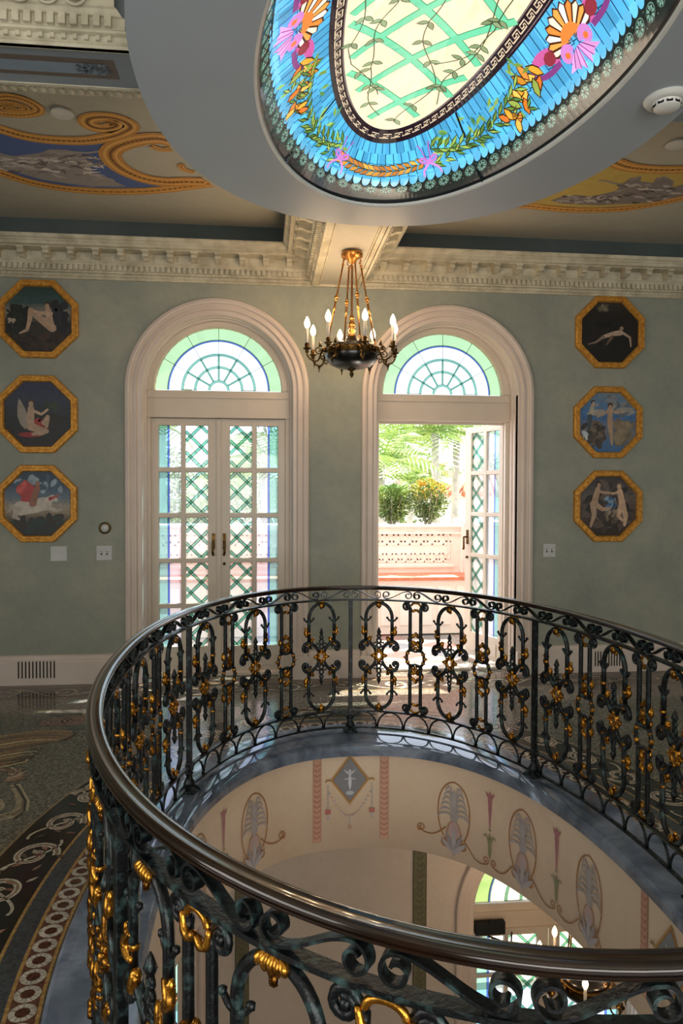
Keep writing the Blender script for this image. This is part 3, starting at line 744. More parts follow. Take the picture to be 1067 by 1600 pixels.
# baseboards
def baseboard(name, x0, x1, lab):
    mb = MB(); P = [(0, .0), (.03, .0), (.03, .19), (.026, .2), (.026, .215), (.018, .235), (.018, .245), (.006, .25), (0, .25)]
    mb.grid([[V((x0, YW-d, z)), V((x1, YW-d, z))] for d, z in P]); return struct(mb.build(name, M['casing']), lab)
baseboard('baseboard_left', XL, -1.165, 'white baseboard left of the doors'); baseboard('baseboard_middle', .395, .845, 'baseboard between the doorways'); baseboard('baseboard_right', 2.405, XR, 'baseboard right of the doorway')
def vent(px0, px1, py0, py1, lab):
    (x0, z1), (x1, z0) = ony(px0, py0, YW-.03), ony(px1, py1, YW-.03); root = tag(empty('vent_grille', ((x0+x1)/2, YW-.03, z0)), lab, 'vent', 'baseboard vents')
    w = x1-x0; mb = MB(); mb.box(-w/2-.012, w/2+.012, -.002, 0, -.012, z1-z0+.012); mb.build('plate', M['casing'], root)
    for i in range(11):
        x = -w/2+w*i/10; m2 = MB(); m2.box(x-.0055, x+.0055, -.0035, -.0015, 0, z1-z0); m2.build('slot', M['dark'], root)
vent(29, 85, 1034, 1059, 'slotted vent in the baseboard below the left paintings'); vent(930, 972, 1018, 1040, 'slotted vent in the baseboard below the right paintings')
# lower room decoration
for nm, px0, px1, py in (('trim_17', 645, 666, 1400), ('trim_18', 367, 389, 1450)):
    x0 = ony(px0, py, YW)[0]; x1 = ony(px1, py, YW)[0]; mb = MB(); mb.box(x0, x1, YW-.012, YW, FL, -1.5); o = struct(mb.build(nm, M['greenstripe']), 'olive green painted pilaster stripe on the lower wall')
    a = Art(.001); z = -1.55
    while z > -3.4:
        c = (x0+x1)/2
        for sg in (-1, 1): a.leaf((c, z), pi/2+sg*.6, .06, .02, '#57553c', 1)
        z -= .055
    for x in (x0+.004, x1-.004): a.rect(x-.003, x+.003, FL, -1.5, '#3f3f2c', 1)
    a.build('leaf_pattern', lambda u, v, h: (u, YW-.012-h, v), M['paint'], o)
mb = MB(); P = [(0, -1.50), (.03, -1.50), (.035, -1.48), (.06, -1.47), (.07, -1.44), (.11, -1.42), (.12, -1.38), (0, -1.36)]
mb.grid([[V((XL, YW-d, z)), V((XR, YW-d, z))] for d, z in P]); x = XL
while x < XR: mb.box(x, x+.035, YW-.085, YW-.04, -1.475, -1.445); x += .06
struct(mb.build('trim_19', mat('gilded cornice', '#a8854c', .5, col2='#c4a064', scale=20)), 'gilded cornice of the lower room')
# ================================================================== CHANDELIERS
def chandelier(name, loc, top, lab, light=8):
    root = tag(empty(name, loc), lab, 'chandelier')                       # loc = centre at bulb base height 0
    mb = MB(); mb.smooth = True
    mb.lathe([(.0, top), (.075, top), (.082, top-.012), (.078, top-.022), (.062, top-.035), (.04, top-.05), (.03, top-.065), (.012, top-.08), (0, top-.085)], n=28)
    for i in range(14):
        t = 2*pi*i/14; mb.ball((.07*cos(t), .07*sin(t), top-.022), .012, .012, .014, 6)
    mb.build('canopy', M['brass'], root)
    mb = MB(); mb.smooth = True
    pr = [(.0, top-.08), (.012, top-.1), (.008, top-.12), (.007, .12), (.014, .11), (.02, .09), (.012, .075), (.022, .06), (.028, .03), (.016, .02), (.03, 0), (.02, -.02), (.035, -.04), (.0, -.05)]
    mb.lathe(pr, n=14); mb.build('centre_stem', M['brass'], root)
    for k in range(4):
        an = R(12)+k*pi/2; c, s_ = cos(an), sin(an); p0 = V((.062*c, .062*s_, top-.05)); p1 = V((.185*c, .185*s_, -.085)); d = p1-p0; mb = MB(); mb.smooth = True
        q0 = p0+d*.07; mb.tube([q0, p0+d*.97], .0065, 7); mid = p0+d*.47; mb.ball(mid, .017); mb.ball(mid-d*.035, .010); mb.ball(mid+d*.035, .010)
        mb.tube([mid+d*.05, mid+d*.2], .0085, 7); mb.ball(q0, .011)
        for q in (p0+d*.02, p1): mb.tube([q+V((.016*cos(t)*-s_, .016*cos(t)*c, .016*sin(t))) for t in [2*pi*i/12 for i in range(13)]], .004, 5)
        mb.build('hanging_rod', M['brass'], root)
    mb = MB(); mb.smooth = True
    mb.lathe([(0, -.04), (.035, -.045), (.05, -.075), (.09, -.088), (.15, -.10), (.175, -.112), (.18, -.122), (.172, -.128), (.192, -.14), (.2, -.155), (.2, -.178), (.197, -.2), (.185, -.225), (.16, -.25), (.11, -.272), (.05, -.282), (0, -.283)], n=48)
    bowl = mb.build('bowl', M['blackmetal'], root)
    mb = MB(); mb.smooth = True; mb.lathe([(.199, -.13), (.206, -.135), (.2, -.142), (.2055, -.158), (.2, -.168), (.207, -.174), (.2, -.18)], n=48)
    for i in range(32):
        t = 2*pi*i/32; mb.ball((.205*cos(t), .205*sin(t), -.152), .007, .007, .009, 6)
    mb.build('bronze_band', M['bronze'], bowl)
    mb = MB(); mb.smooth = True; mb.lathe([(0, -.275), (.03, -.282), (.034, -.288), (.02, -.295), (.010, -.305), (.016, -.315), (.014, -.33), (.004, -.345), (0, -.35)], n=14); mb.build('finial', M['bronze'], root)
    for k in range(8):
        an = R(-81)+k*pi/4; c, s_ = cos(an), sin(an); P = lambda r_, z: V((r_*c, r_*s_, z)); mb = MB(); mb.smooth = True
        mb.tube([P(r_, z) for r_, z in bez((.195, -.15), (.25, -.10), (.22, -.26), (.29, -.235), 10)+bez((.29, -.235), (.335, -.22), (.345, -.19), (.34, -.165), 6)], .007, 6)
        mb.tube([P(r_, z) for r_, z in spiral((.255, -.155), .032, .006, pi, 1.3, 16)], .005, 5); mb.tube([P(r_, z) for r_, z in spiral((.225, -.215), .022, .005, 0, 1.2, 12)], .0045, 5)
        mb.ball(P(.21, -.15), .02); mb.ball(P(.285, -.245), .012); mb.tube([P(.285, -.25), P(.285, -.285)], [.007, .002], 5)
        mb.ball(P(.34, -.17), .016, .016, .012); mb.lathe([(.0, -.158), (.012, -.16), (.03, -.15), (.032, -.145), (.016, -.142), (.018, -.115), (.014, -.108), (0, -.108)], P(.34, 0), 14)
        mb.tube([P(.24, -.13), P(.245, -.09)], [.014, .003], 6)
        arm = mb.build('candle_arm', M['bronze'], root)
        mb = MB(); mb.smooth = True; mb.lathe([(0, -.11), (.0105, -.11), (.0105, 0), (0, .0)], P(.34, 0), 12); mb.build('candle', M['candle'], arm)
        mb = MB(); mb.smooth = True; mb.lathe([(0, -.002), (.010, 0), (.020, .020), (.022, .036), (.016, .058), (.006, .078), (0, .086)], P(.34, 0), 12); mb.build('bulb', M['bulb'], arm)
        l = bpy.data.lights.new('bulb_glow', 'POINT'); l.energy = light/8; l.color = (1, .70, .42); l.shadow_soft_size = .02
        lo = bpy.data.objects.new('bulb_glow', l); COL.objects.link(lo); lo.parent = root; lo.location = P(.34, .095)
    return root
chandelier('chandelier', (.655, 5.5, 2.825), 3.402-2.825, 'black bowl chandelier with eight lit candle bulbs hanging from the ceiling beam', 24)
ch2 = chandelier('chandelier', (2.44, 5.31, -1.93), -.63+1.93, 'lower chandelier seen through the oval opening, bulbs lit', 16); ch2.rotation_euler = (0, 0, R(11))
# ================================================================== BALUSTRADE
bal = tag(empty('balustrade', (.57, 2.905, 0)), 'oval black and gilt wrought iron balustrade with dark handrail around the opening', 'balustrade')
BI = Matrix.Translation(-V((.57, 2.905, 0)))
def adopt(o, p=bal): o.parent = p; o.matrix_parent_inverse = BI; return o
def loop(prof, n=260, oval=RAIL):
    mb = MB(); mb.smooth = True; rows = []
    for i in range(n): p, t, nn = oval.frame(i/n); rows.append([V((p.x+nn.x*w, p.y+nn.y*w, z)) for w, z in prof])
    mb.grid(rows, closed_u=True, closed_v=True); return mb
hr = [(0, .972), (.012, .972), (.014, .976), (.020, .977), (.0235, .980), (.0235, .984), (.020, .9855), (.020, .988), (.0225, .990), (.0225, .993), (.018, .9975), (.010, .9995), (.008, .9985), (0, .9995)]
hr = hr+[(-w, z) for w, z in hr[-2:0:-1]]
h = adopt(loop(hr).build('handrail', M['rail'])); h['label'] = 'dark polished moulded handrail'; es = h.modifiers.new('e', 'EDGE_SPLIT'); es.split_angle = R(50)
def rect(w, z0, z1): return [(-w, z0), (w, z0), (w, z1), (-w, z1)]
for nm, w, z0, z1 in (('top_bar', .0155, .899, .909), ('lower_bar', .011, .150, .162), ('foot_bar', .008, .040, .052)):
    o = adopt(loop(rect(w, z0, z1)).build(nm, M['iron'])); o.data.shade_flat() if hasattr(o.data, 'shade_flat') else None
def place(o, f, z=0, dx=0):
    p, t, nn = RAIL.frame(f); o.parent = bal; o.location = (p.x-.57, p.y-2.905, z); o.rotation_euler = (0, 0, atan2(t.y, t.x))
POSTS = [.2489, .3916, .532, .632, .747, .863, .978, 1.1115]
def post_mesh():
    mb = MB(); mb.box(-.0135, .0135, -.0135, .0135, .05, .905); mb.box(-.018, .018, -.018, .018, .13, .175); return mb.build('post', M['iron'], bevel=.003)
post0 = post_mesh()
mb = MB(); mb.smooth = True; mb.lathe([(0, .018), (.045, .02), (.046, .028), (.03, .036), (.024, .05), (.033, .06), (.028, .075), (.018, .09), (.016, .11), (.022, .118), (.016, .13), (0, .13)], n=14)
for i in range(4): t = i*pi/2+pi/4; mb.tube([(.02*cos(t), .02*sin(t), .05), (.04*cos(t), .04*sin(t), .035), (.058*cos(t), .058*sin(t), .022)], [.012, .011, .007], 6)
foot0 = mb.build('post_foot', M['iron'], post0)
# panel parts in local coordinates u (x), depth (y), z
IR = .0105
def arched():
    mb = MB(); mb.smooth = True; B = .088; c = .53; Q = lambda pts: [(u, 0, z) for u, z in pts]
    for s in (-1, 1):
        for m in (-1, 1):
            Z = lambda z: c+m*(z-c)
            P = [(s*B, .615)]+[(s*B, .76)]+[(s*B*cos(t), .785+.10*sin(t)) for t in [pi/2*.93*i/9 for i in range(10)]]
            mb.tube([(u, 0, Z(z)) for u, z in P], [.012]*len(P), 8, ry=1.0)
            # C scroll arm from the centre out to a curled end
            P = bez((s*.022, c+.035), (s*.04, c+.095), (s*.115, c+.125), (s*.128, c+.06), 12)
            P += spiral((s*.109, c+.055), .019, .008, 0 if s > 0 else pi, .8, 10, sgn=-s)[1:]
            mb.tube([(u, 0, Z(z)) for u, z in P], [.0105+.003*sin(pi*min(1, i/14)) for i in range(len(P))], 7)
            mb.ball((s*.107, 0, Z(c+.052)), .012, .011, .012, 8)
            mb.tube([(u, 0, Z(z)) for u, z in ((s*B, .62), (s*.080, .6), (s*.07, .59))], .010, 6)
            # nubs on the bars
            for q in (-1, 1):
                x0 = s*B; mb.tube([(u, 0, Z(z)) for u, z in ((x0, .765), (x0+q*.016, .768), (x0+q*.030, .782))], [.008, .007, .006], 6); mb.ball((x0+q*.032, 0, Z(.786)), .0095, .009, .0095, 7)
    iron = mb.build('arched_panel', M['iron'])
    for m in (-1, 1):
        mb = MB(); mb.smooth = True; Z = lambda z: c+m*(z-c)
        for zz, r_ in ((.598, .014), (.632, .013), (.662, .010)):
            mb.tube([(r_*cos(t), 0, Z(zz)+r_*1.15*sin(t)) for t in [2*pi*i/12 for i in range(13)]], .0068, 6)
        mb.tube([(0, 0, Z(.672)), (0, 0, Z(.69)), (0, 0, Z(.722))], [.006, .015, .002], 6)
        for s in (-1, 1): mb.tube([(s*.014, 0, Z(.62)), (s*.028, 0, Z(.617))], [.006, .004], 5); mb.ball((s*.03, 0, Z(.617)), .007, n=6); mb.tube([(0, 0, Z(.585)), (s*.03, 0, Z(.595))], .006, 5); mb.ball((s*.036, 0, Z(.597)), .008, n=6)
        mb.build('spear_finial', M['iron'], iron)
    mb = MB(); mb.smooth = True
    for i in range(8):
        t = 2*pi*i/8+ (0); L = .058 if i % 2 == 0 else .042
        mb.tube([(.02*cos(t), 0, c+.022*sin(t)), (.5*(L+.02)*cos(t), -.004, c+.5*(L+.02)*sin(t)), (L*cos(t), 0, c+L*sin(t))], [.008, .0155, .003], 6)
    mb.tube([(.020*cos(t), 0, c+.026*sin(t)) for t in [2*pi*i/16 for i in range(17)]], .008, 6)
    mb.build('gilt_rosette', M['gold'], iron)
    for m in (-1, 1):
        mb = MB(); mb.smooth = True; Z = lambda z: c+m*(z-c)
        for k in range(-2, 3): mb.tube([(0.006*k, -.0, Z(.898)), (.013*k, -.014, Z(.885)), (.014*k, -.012, Z(.862+.006*abs(k)))], [.007, .010, .004], 6)
        mb.ball((0, -.008, Z(.856)), .010, .009, .014, 7); mb.ball((0, .01, Z(.87)), .022, .01, .02, 7)
        mb.build('gilt_clasp', M['gold'], iron)
        for s in (-1, 1):
            mb = MB(); mb.smooth = True; x0 = s*B; rnd = random.Random(5)
            mb.tube([(x0+u, -.008, Z(z)) for u, z in ((-s*.004, .72), (s*.012, .705), (s*.02, .69), (s*.008, .672), (-s*.010, .665))], [.006, .012, .0145, .013, .006], 7)
            mb.tube([(x0+u, -.006, Z(z)) for u, z in ((s*.01, .712), (s*.024, .718), (s*.022, .73))], [.010, .009, .004], 6)
            mb.tube([(x0-s*u, -.006, Z(z)) for u, z in ((.0, .60), (.014, .615), (.022, .635), (.03, .652), (.040, .648))], [.008, .016, .015, .011, .004], 7)
            mb.tube([(x0-s*u, -.006, Z(z)) for u, z in ((.0, .625), (.012, .632), (.012, .65))], [.006, .009, .004], 6)
            mb.ball((x0, 0, Z(.69)), .0155, .015, .011, 7); mb.ball((x0, 0, Z(.615)), .0165, .015, .010, 7)
            mb.build('gilt_leaf', M['gold'], iron)
    return iron
def pillar():
    mb = MB(); mb.smooth = True; c = .53
    for m in (-1, 1):
        Z = lambda z: c+m*(z-c)
        for s in (-1, 1):
            mb.tube([(s*.037, 0, Z(z)) for z in (.585, .70, .80, .862)], .0115, 8)
            P = [(s*.037, .845), (s*.039, .872), (s*.055, .89)]+spiral((s*.064, .866), .025, .010, pi/2, 1.1, 14, sgn=-s)
            mb.tube([(u, 0, Z(z)) for u, z in P], .0085, 7); mb.ball((s*.064, 0, Z(.866)), .011, .012, .011, 7)
            mb.ball((s*.045, 0, Z(.897)), .009, .009, .009, 6)
            mb.tube([(s*u, 0, Z(z)) for u, z in bez((.012, .578), (.05, .59), (.062, .56), (.060, .53), 8)], [.010]*9, 7)
    for m in (-1, 1): mb.tube([(x_, 0, c+m*(.042+.004*abs(x_)/.01)) for x_ in (-.02, -.01, 0, .01, .02)], [.004, .009, .006, .009, .004], 6)
    iron = mb.build('pillar_panel', M['iron'])
    for m in (-1, 1):
        Z = lambda z: c+m*(z-c); mb = MB(); mb.smooth = True
        mb.tube([(.032*cos(t), -.006, Z(.873+.02*sin(t))) for t in [pi*i/8 for i in range(9)]], .0075, 6)
        mb.tube([(u, -.01, Z(z)) for u, z in ((-.042, .875), (-.034, .845), (-.018, .838), (-.006, .848), (0, .842), (.006, .848), (.018, .838), (.034, .845), (.042, .875))], [.005, .009, .010, .008, .006, .008, .010, .009, .005], 6)
        mb.build('gilt_link', M['gold'], iron)
        mb = MB(); mb.smooth = True
        for s in (-1, 1):
            mb.tube([(s*u, -.008, Z(z)) for u, z in ((.0, .70), (.012, .675), (.034, .668), (.042, .645), (.026, .632), (.008, .64))], [.005, .011, .014, .016, .013, .008], 7)
            mb.tube([(s*u, -.008, Z(z)) for u, z in ((.006, .635), (.02, .615), (.036, .60), (.03, .585), (.012, .588))], [.010, .015, .014, .012, .007], 7)
        mb.ball((0, -.006, Z(.625)), .012, .010, .016, 7); mb.ball((0, -.004, Z(.595)), .016, .01, .014, 7)
        mb.build('gilt_bow', M['gold'], iron)
    for s in (-1, 1):
        mb = MB(); mb.smooth = True
        for q in (-1, 0, 1):
            t = q*.62; mb.ball((s*.066*cos(t), 0, c+.05*sin(t)), .014, .013, .014, 7); mb.tube([(s*.066*cos(t), 0, c+.05*sin(t)), (s*.088*cos(t), 0, c+.066*sin(t))], [.009, .002], 5)
        mb.build('gilt_bud', M['gold'], iron)
    return iron
A0, P0 = arched(), pillar(); first = [True, True, True]
def use(proto, k):
    if first[k]: first[k] = False; return proto
    return copy_tree(proto)
for i, f0 in enumerate(POSTS):
    o = use(post0, 2); place(o, f0); f1 = POSTS[(i+1) % 8]
    if f1 < f0-1e-6 and f0 < 1.1: f1 += 0
    if i == 7: f0, f1 = .1115, .2489
    elif i == 6: f1 = 1.1115
    span = f1-f0; g = .138 if span > .12 else .165; st = span*(1-2*g)/4
    for j in range(5):
        k = j % 2; place(use(P0 if k else A0, k), f0+span*g+st*j)
# scroll frieze under the handrail: 48 S scrolls, alternately mirrored
def scroll():
    mb = MB(); L = RAIL.len/48; hh = .0245; zc = .9405
    P = spiral((-L*.35, zc), .010, .0265, pi/2+2.3*pi, 1.15, 24, sgn=-1)
    # end of spiral heads over the top then diagonal to the lower spiral
    Q = spiral((L*.35, zc), .010, .0265, -pi/2+2.3*pi, 1.15, 24, sgn=-1)[::-1]
    mid = bez(P[-1], (P[-1][0]+.05, P[-1][1]), (Q[0][0]-.05, Q[0][1]), Q[0], 12)
    pts = P+mid[1:-1]+Q
    mb.smooth = True; w = .0115; rows = []
    n = len(pts)
    for i, (u, z) in enumerate(pts):
        a_ = pts[max(i-1, 0)]; b_ = pts[min(i+1, n-1)]; dx, dz = b_[0]-a_[0], b_[1]-a_[1]; q = math.hypot(dx, dz) or 1
        nx, nz = -dz/q*.0028, dx/q*.0028
        rows.append([V((u+nx, -w, z+nz)), V((u-nx, -w, z-nz)), V((u-nx, w, z-nz)), V((u+nx, w, z+nz))])
    mb.grid(rows, closed_u=True, caps=True); o = mb.build('frieze_scroll', M['iron']); o.modifiers.new('e', 'EDGE_SPLIT').split_angle = R(50); return o
s0 = scroll(); me2 = s0.data.copy(); me2.transform(Matrix.Scale(-1, 4, (1, 0, 0))); me2.flip_normals()
for i in range(48):
    o = s0 if i == 0 else s0.copy()
    if i: COL.objects.link(o)
    if i % 2: o.data = me2
    place(o, POSTS[0]+(i+.5)/48)
mb = MB(); mb.smooth = True; ra = RAIL.len/56/2-.004; rows = []
pts = [(-ra*cos(t), .052+.098*sin(t)) for t in [pi*i/14 for i in range(15)]]
mb.tube([(u, 0, z) for u, z in pts], .0062, 6)
mb.tube([(-ra, 0, .052), (-ra, 0, .07)], [.011, .006], 6)
arc0 = mb.build('arch_loop', M['iron'])
for i in range(56):
    o = arc0 if i == 0 else arc0.copy()
    if i: COL.objects.link(o)
    place(o, POSTS[0]+(i+.5)/56)
# ================================================================== DRUM PAINTING
a = Art(.0008)
def dmap(s, z, h):
    p, t, nn = LEDGE.frame(s/LEDGE.len); q = p+nn*(.018-h); return V((q.x, q.y, z))
def ds(px, py):     # arc position of a point of the painting seen in the photograph
    d = ray(px, py); an = atan2(d.y, d.x); best = None
    for i in range(720):
        f = -.12+.62*i/720; p = LEDGE.at(f)
        if p.y < 2.4: continue
        q = abs(atan2(p.y, p.x)-an)
        if best is None or q < best[0]: best = (q, f, p)
    t = best[2].length/math.hypot(d.x, d.y); return best[1]*LEDGE.len, EYE+d.z*t
BR = '#9a6a3c'; GR = '#a39c9c'
def palmette(s, z0=-.17, k=1.0):
    """seen from inside the drum, s runs to the left"""
    oval_ = []
    for i in range(25):
        t = -.42*pi+ (2*pi-.16*pi)*i/24*.0
    L = bez((s+.07, z0-.35), (s+.13, z0-.26), (s+.13, z0-.02), (s, z0+.0), 14)+bez((s, z0), (s-.13, z0-.02), (s-.13, z0-.26), (s-.07, z0-.35), 14)[1:]
    a.stroke(L, .008, BR, 2)
    a.poly([(s+.02, z0-.245), (s+.03, z0-.21), (s+.012, z0-.17), (s, z0-.155), (s-.012, z0-.17), (s-.03, z0-.21), (s-.02, z0-.245)], GR, 3)
    a.leaf((s, z0-.17), pi/2, .13, .03, '#aaa3a2', 3)
    for sg in (-1, 1):
        for j in range(6):
            y0 = z0-.15-.014*j; x1 = .035+.0105*j; y1 = z0-.055-.035*j
            P = bez((s+sg*.01, y0), (s+sg*.015, y1+.03), (s+sg*x1, y1+.045), (s+sg*(x1+.022), y1-.005), 8)
            a.stroke(P, [.006, .008, .010, .012, .013, .013, .012, .009, .004], jit(GR, .08), 3+.1*j)
        a.stroke(bez((s+sg*.015, z0-.25), (s+sg*.05, z0-.27), (s+sg*.045, z0-.33), (s+sg*.05, z0-.375), 8), .007, '#b08468', 4)
        a.stroke(spiral((s+sg*.062, z0-.385), .034, .007, pi/2, 1.6, 22, sgn=sg), .0075, BR, 4)
    a.ell((s, z0-.295), .036, .05, '#b59a98', 3)
    for j in range(5): a.leaf((s, z0-.44), pi/2+(j-2)*.42, .17-.025*abs(j-2), .03, ['#a9a3a8', '#948c90'][j % 2], 4.2+.1*j)
    a.leaf((s, z0-.38), -pi/2, .09, .03, '#a8a3a3', 4)
def torch(s, z0=-.15):
    a.poly([(s-.016, z0-.05), (s+.016, z0-.05), (s+.003, z0-.235), (s-.003, z0-.235)], '#a87078', 3)
    for sg in (-1, 0, 1): a.leaf((s, z0-.055), pi/2+sg*.62, .06, .016, '#ab7276', 3.3)
    for sg in (-1, 1): a.leaf((s+sg*.028, z0-.02), pi/2+sg*1.9, .03, .012, '#ab7276', 3.4)
    a.ell((s, z0-.235), .012, .006, '#8d8a60', 3.6); a.leaf((s, z0-.415), pi/2, .17, .026, '#848462', 3)
    for sg in (-1, 1):
        a.stroke(bez((s, z0-.36), (s+sg*.01, z0-.28), (s+sg*.03, z0-.255), (s+sg*.045, z0-.285), 8), [.012, .013, .013, .013, .012, .011, .009, .007, .003], '#8a8a66', 3.5)
def link(sa, sb, z=-.56):   # curling stem between palmette base and torch base
    m = (sa+sb)/2; sg = 1 if sb > sa else -1
    a.stroke(bez((sa+sg*.07, -.52), (sa+sg*.12, -.55), (sb-sg*.12, -.64), (sb-sg*.03, -.60), 12), .0065, BR, 2.5)
    a.stroke(spiral((sb-sg*.03, -.575), .025, .006, -pi/2, 1.3, 16, sgn=sg), .006, BR, 2.6)
PAL = [ds(x, y)[0] for x, y in ((400, 1300), (315, 1330), (708, 1290), (813, 1340), (915, 1400))]
TOR = [ds(x, y)[0] for x, y in ((353, 1330), (762, 1300), (865, 1370))]
for s in PAL: palmette(s)
for s in TOR: torch(s)
for sa, sb in ((PAL[0], TOR[0]), (PAL[1], TOR[0]), (PAL[2], TOR[1]), (PAL[3], TOR[1]), (PAL[3], TOR[2]), (PAL[4], TOR[2])): link(sa, sb)
for s, sg in ((PAL[0], -1), (PAL[2], 1)):
    a.stroke(bez((s+sg*.055, -.46), (s+sg*.12, -.53), (s+sg*.17, -.55), (s+sg*.24, -.50), 14), .0075, BR, 2.5)
    a.stroke(spiral((s+sg*.215, -.495), .028, .006, -pi/2+.4*sg, 1.5, 20, sgn=sg), .0065, BR, 2.6)
s = PAL[4]; a.stroke(bez((s-.06, -.5), (s-.14, -.6), (s-.2, -.7), (s-.3, -.74), 14), .0065, BR, 2.5)
for px in (497, 601, 1003):
    s, z_ = ds(px, 1240); z1 = -.035; z0 = -.60 if px < 900 else -.55; hw = .028
    a.rect(s-hw, s+hw, z0, z1, '#b98c78', 2, nv=6); a.rect(s-hw+.006, s+hw-.006, z0+.006, z1-.006, '#c99c84', 3, nv=6); z = z0+.02
    while z < z1-.05:
        for sg in (-1, 1): a.leaf((s, z), pi/2+sg*.75, .036, .016, '#b4806c', 4)
        z += .033
def lozenge(s, z, k=1, fig=True):
    for q, c, ly in ((1, '#b58a4c', 2), (.90, '#8f6a3a', 3), (.84, '#7d7f86', 4)): [a.poly([(s+.125*k*q*u0, z-.165*k*q*(1-abs(u0))), (s+.125*k*q*u1, z-.165*k*q*(1-abs(u1))), (s+.125*k*q*u1, z+.165*k*q*(1-abs(u1))), (s+.125*k*q*u0, z+.165*k*q*(1-abs(u0)))], c, ly) for u0, u1 in [(-1+.2*i_, -.8+.2*i_) for i_ in range(10)]]
    if fig:     # small pale winged ornament
        a.leaf((s, z-.07), pi/2, .13, .022, '#c6cbd0', 5); a.ell((s, z+.055), .009, .011, '#c6cbd0', 5, 10); a.ell((s, z-.085), .026, .014, '#b8bec6', 5, 12)
        for sg in (-1, 1): a.leaf((s, z+.03), pi/2-sg*.8, .055, .012, '#bfc4ca', 5); a.leaf((s, z+.01), -sg*.2+(0 if sg > 0 else pi), .045, .008, '#bfc4ca', 5)
    for sg in (-1, 1):
        a.stroke([(s+sg*.12, z), (s+sg*.145, z+.005), (s+sg*.155, z-.006)], .012, '#a07a44', 4)
        for i in range(12): a.ell((s+sg*.14-sg*.0*i, z-.03-.014*i), .005, .005, '#a9a6a8', 4, 7)
        a.rect(s+sg*.14-.018, s+sg*.14+.018, z-.215, z-.185, '#b5685c', 4); a.rect(s+sg*.14-.006, s+sg*.14+.006, z-.25, z-.215, '#a9a6a8', 4)
        for i in range(10):
            t = i/9; a.ell((s+sg*.13*(1-t), z-.08-.155*sin(pi/2*t)), .0075, .006, ['#a9a6a8', '#bb9a8c'][i % 2], 4, 7)
    a.stroke([(s, z-.24), (s, z-.29)], .005, '#a9a6a8', 4); a.ell((s, z-.305), .013, .018, '#b08a7c', 4, 10)
s, z = ds(548, 1217); lozenge(s, z-.01)
s, z = ds(1043, 1440); lozenge(s, -.28, 1.0, True)
a.build('painted_ornament', dmap, M['paint'], drum)
# ================================================================== FLOOR MOSAIC
a = Art(.0006)
def fmap(s, w, h): p, t, nn = RAIL.frame(s/RAIL.len); q = p+nn*w; return V((q.x, q.y, h))
LEN = RAIL.len
def fband(w0, w1, col, ly, n=260): a.rect(0, LEN, w0, w1, col, ly, nu=n)
fband(.15, .175, '#4e4a42', 0); fband(.172, .184, '#9c7a48', 1); fband(.184, .27, '#5c3a30', 1); fband(.27, .283, '#9c7a48', 1)
fband(.283, .355, '#3c4043', 1); fband(.355, .368, '#9c7a48', 1); fband(.368, .63, '#111212', 1); fband(.63, .64, '#8a7350', 1)
nC = 122
for i in range(nC):
    s = LEN*(i+.5)/nC
    for r_, c, l in ((.041, '#b3aa9b', 2), (.022, '#4a2a20', 3)): a.ell((s, .227), r_*.96, r_*1.03, c, l, 16)
    for k in range(12):
        t = 2*pi*k/12; a.stroke([(s+.019*cos(t), .227+.019*sin(t)), (s+.039*cos(t), .227+.041*sin(t))], .0016, '#5c5146', 2.6)
nS = 18; Ls = LEN/nS
for i in range(nS):
    s = Ls*i; sg = 1 if i % 2 else -1; cy = .50
    for off_, r_, q in ((Ls*.25, .1, sg), (Ls*.74, .095, -sg)):
        c = (s+off_, cy+.012*q)
        P = spiral(c, r_, .02, pi/2*q, 1.35, 34, sgn=q); n_ = len(P)
        a.stroke(P, [.03*(1-.5*k/n_)+.004 for k in range(n_)], '#b5aa96', 3); a.stroke(P, [.012*(1-.6*k/n_)+.002 for k in range(n_)], '#85705e', 3.5)
        for k in range(5): a.leaf(P[k*6], random.random()*6, .06, .024, jit(random.choice(['#6e4a3c', '#8a6450', '#54443c']), .2), 2.5)
        a.leaf(c, random.random()*6, .05, .03, '#5a3c34', 2.7)
    a.stroke(bez((s+Ls*.02, cy+.08*sg), (s+Ls*.2, cy+.16*sg), (s+Ls*.4, cy-.14*sg), (s+Ls*.5, cy-.07*sg), 14), .013, '#b0a692', 3)
    a.stroke(bez((s+Ls*.5, cy-.07*sg), (s+Ls*.65, cy-.16*sg), (s+Ls*.85, cy+.14*sg), (s+Ls*1.02, cy+.08*-sg*-1), 14), .013, '#a89d88', 3)
    for k in range(7):
        a.leaf((s+Ls*random.random(), cy+random.uniform(-.1, .1)), random.random()*6, .055, .018, jit(random.choice(['#9a8f7c', '#7a6656', '#6a4a3e', '#3e4238']), .15), 2)
a.build('mosaic_border', fmap, M['mosaic'], floor)
a = Art(.0006)
a.rect(-2.3, 3.5, 5.98, 6.30, '#2a261f', 0, nu=20); a.rect(-2.32, 3.52, 5.965, 5.98, '#8a7350', 1, nu=20); a.rect(-2.3, 3.5, 6.30, 6.315, '#8a7350', 1); a.rect(-4.0, 5.0, 6.315, 6.42, '#4a3a30', .2)
for i in range(13):
    c = (-2.05+.45*i, 6.14); q = 1 if i % 2 else -1
    P = spiral(c, .115, .02, -pi/2*q, 1.4, 34, sgn=q); a.stroke(P, [.02*(1-.6*k/35)+.004 for k in range(35)], '#9c927c', 2)
    a.stroke(bez((c[0]-.02, 6.14-.115*q), (c[0]+.15, 6.14-.17*q), (c[0]+.3, 6.14+.16*q), (c[0]+.45, 6.14+.115*q), 14), .016, '#a0957e', 2)
    for k in range(8): a.leaf((c[0]+random.uniform(-.1, .3), 6.14+random.uniform(-.1, .1)), random.random()*6, .09, .03, jit(random.choice(['#7a6a56', '#54382c', '#8f8470']), .15), 1.5)
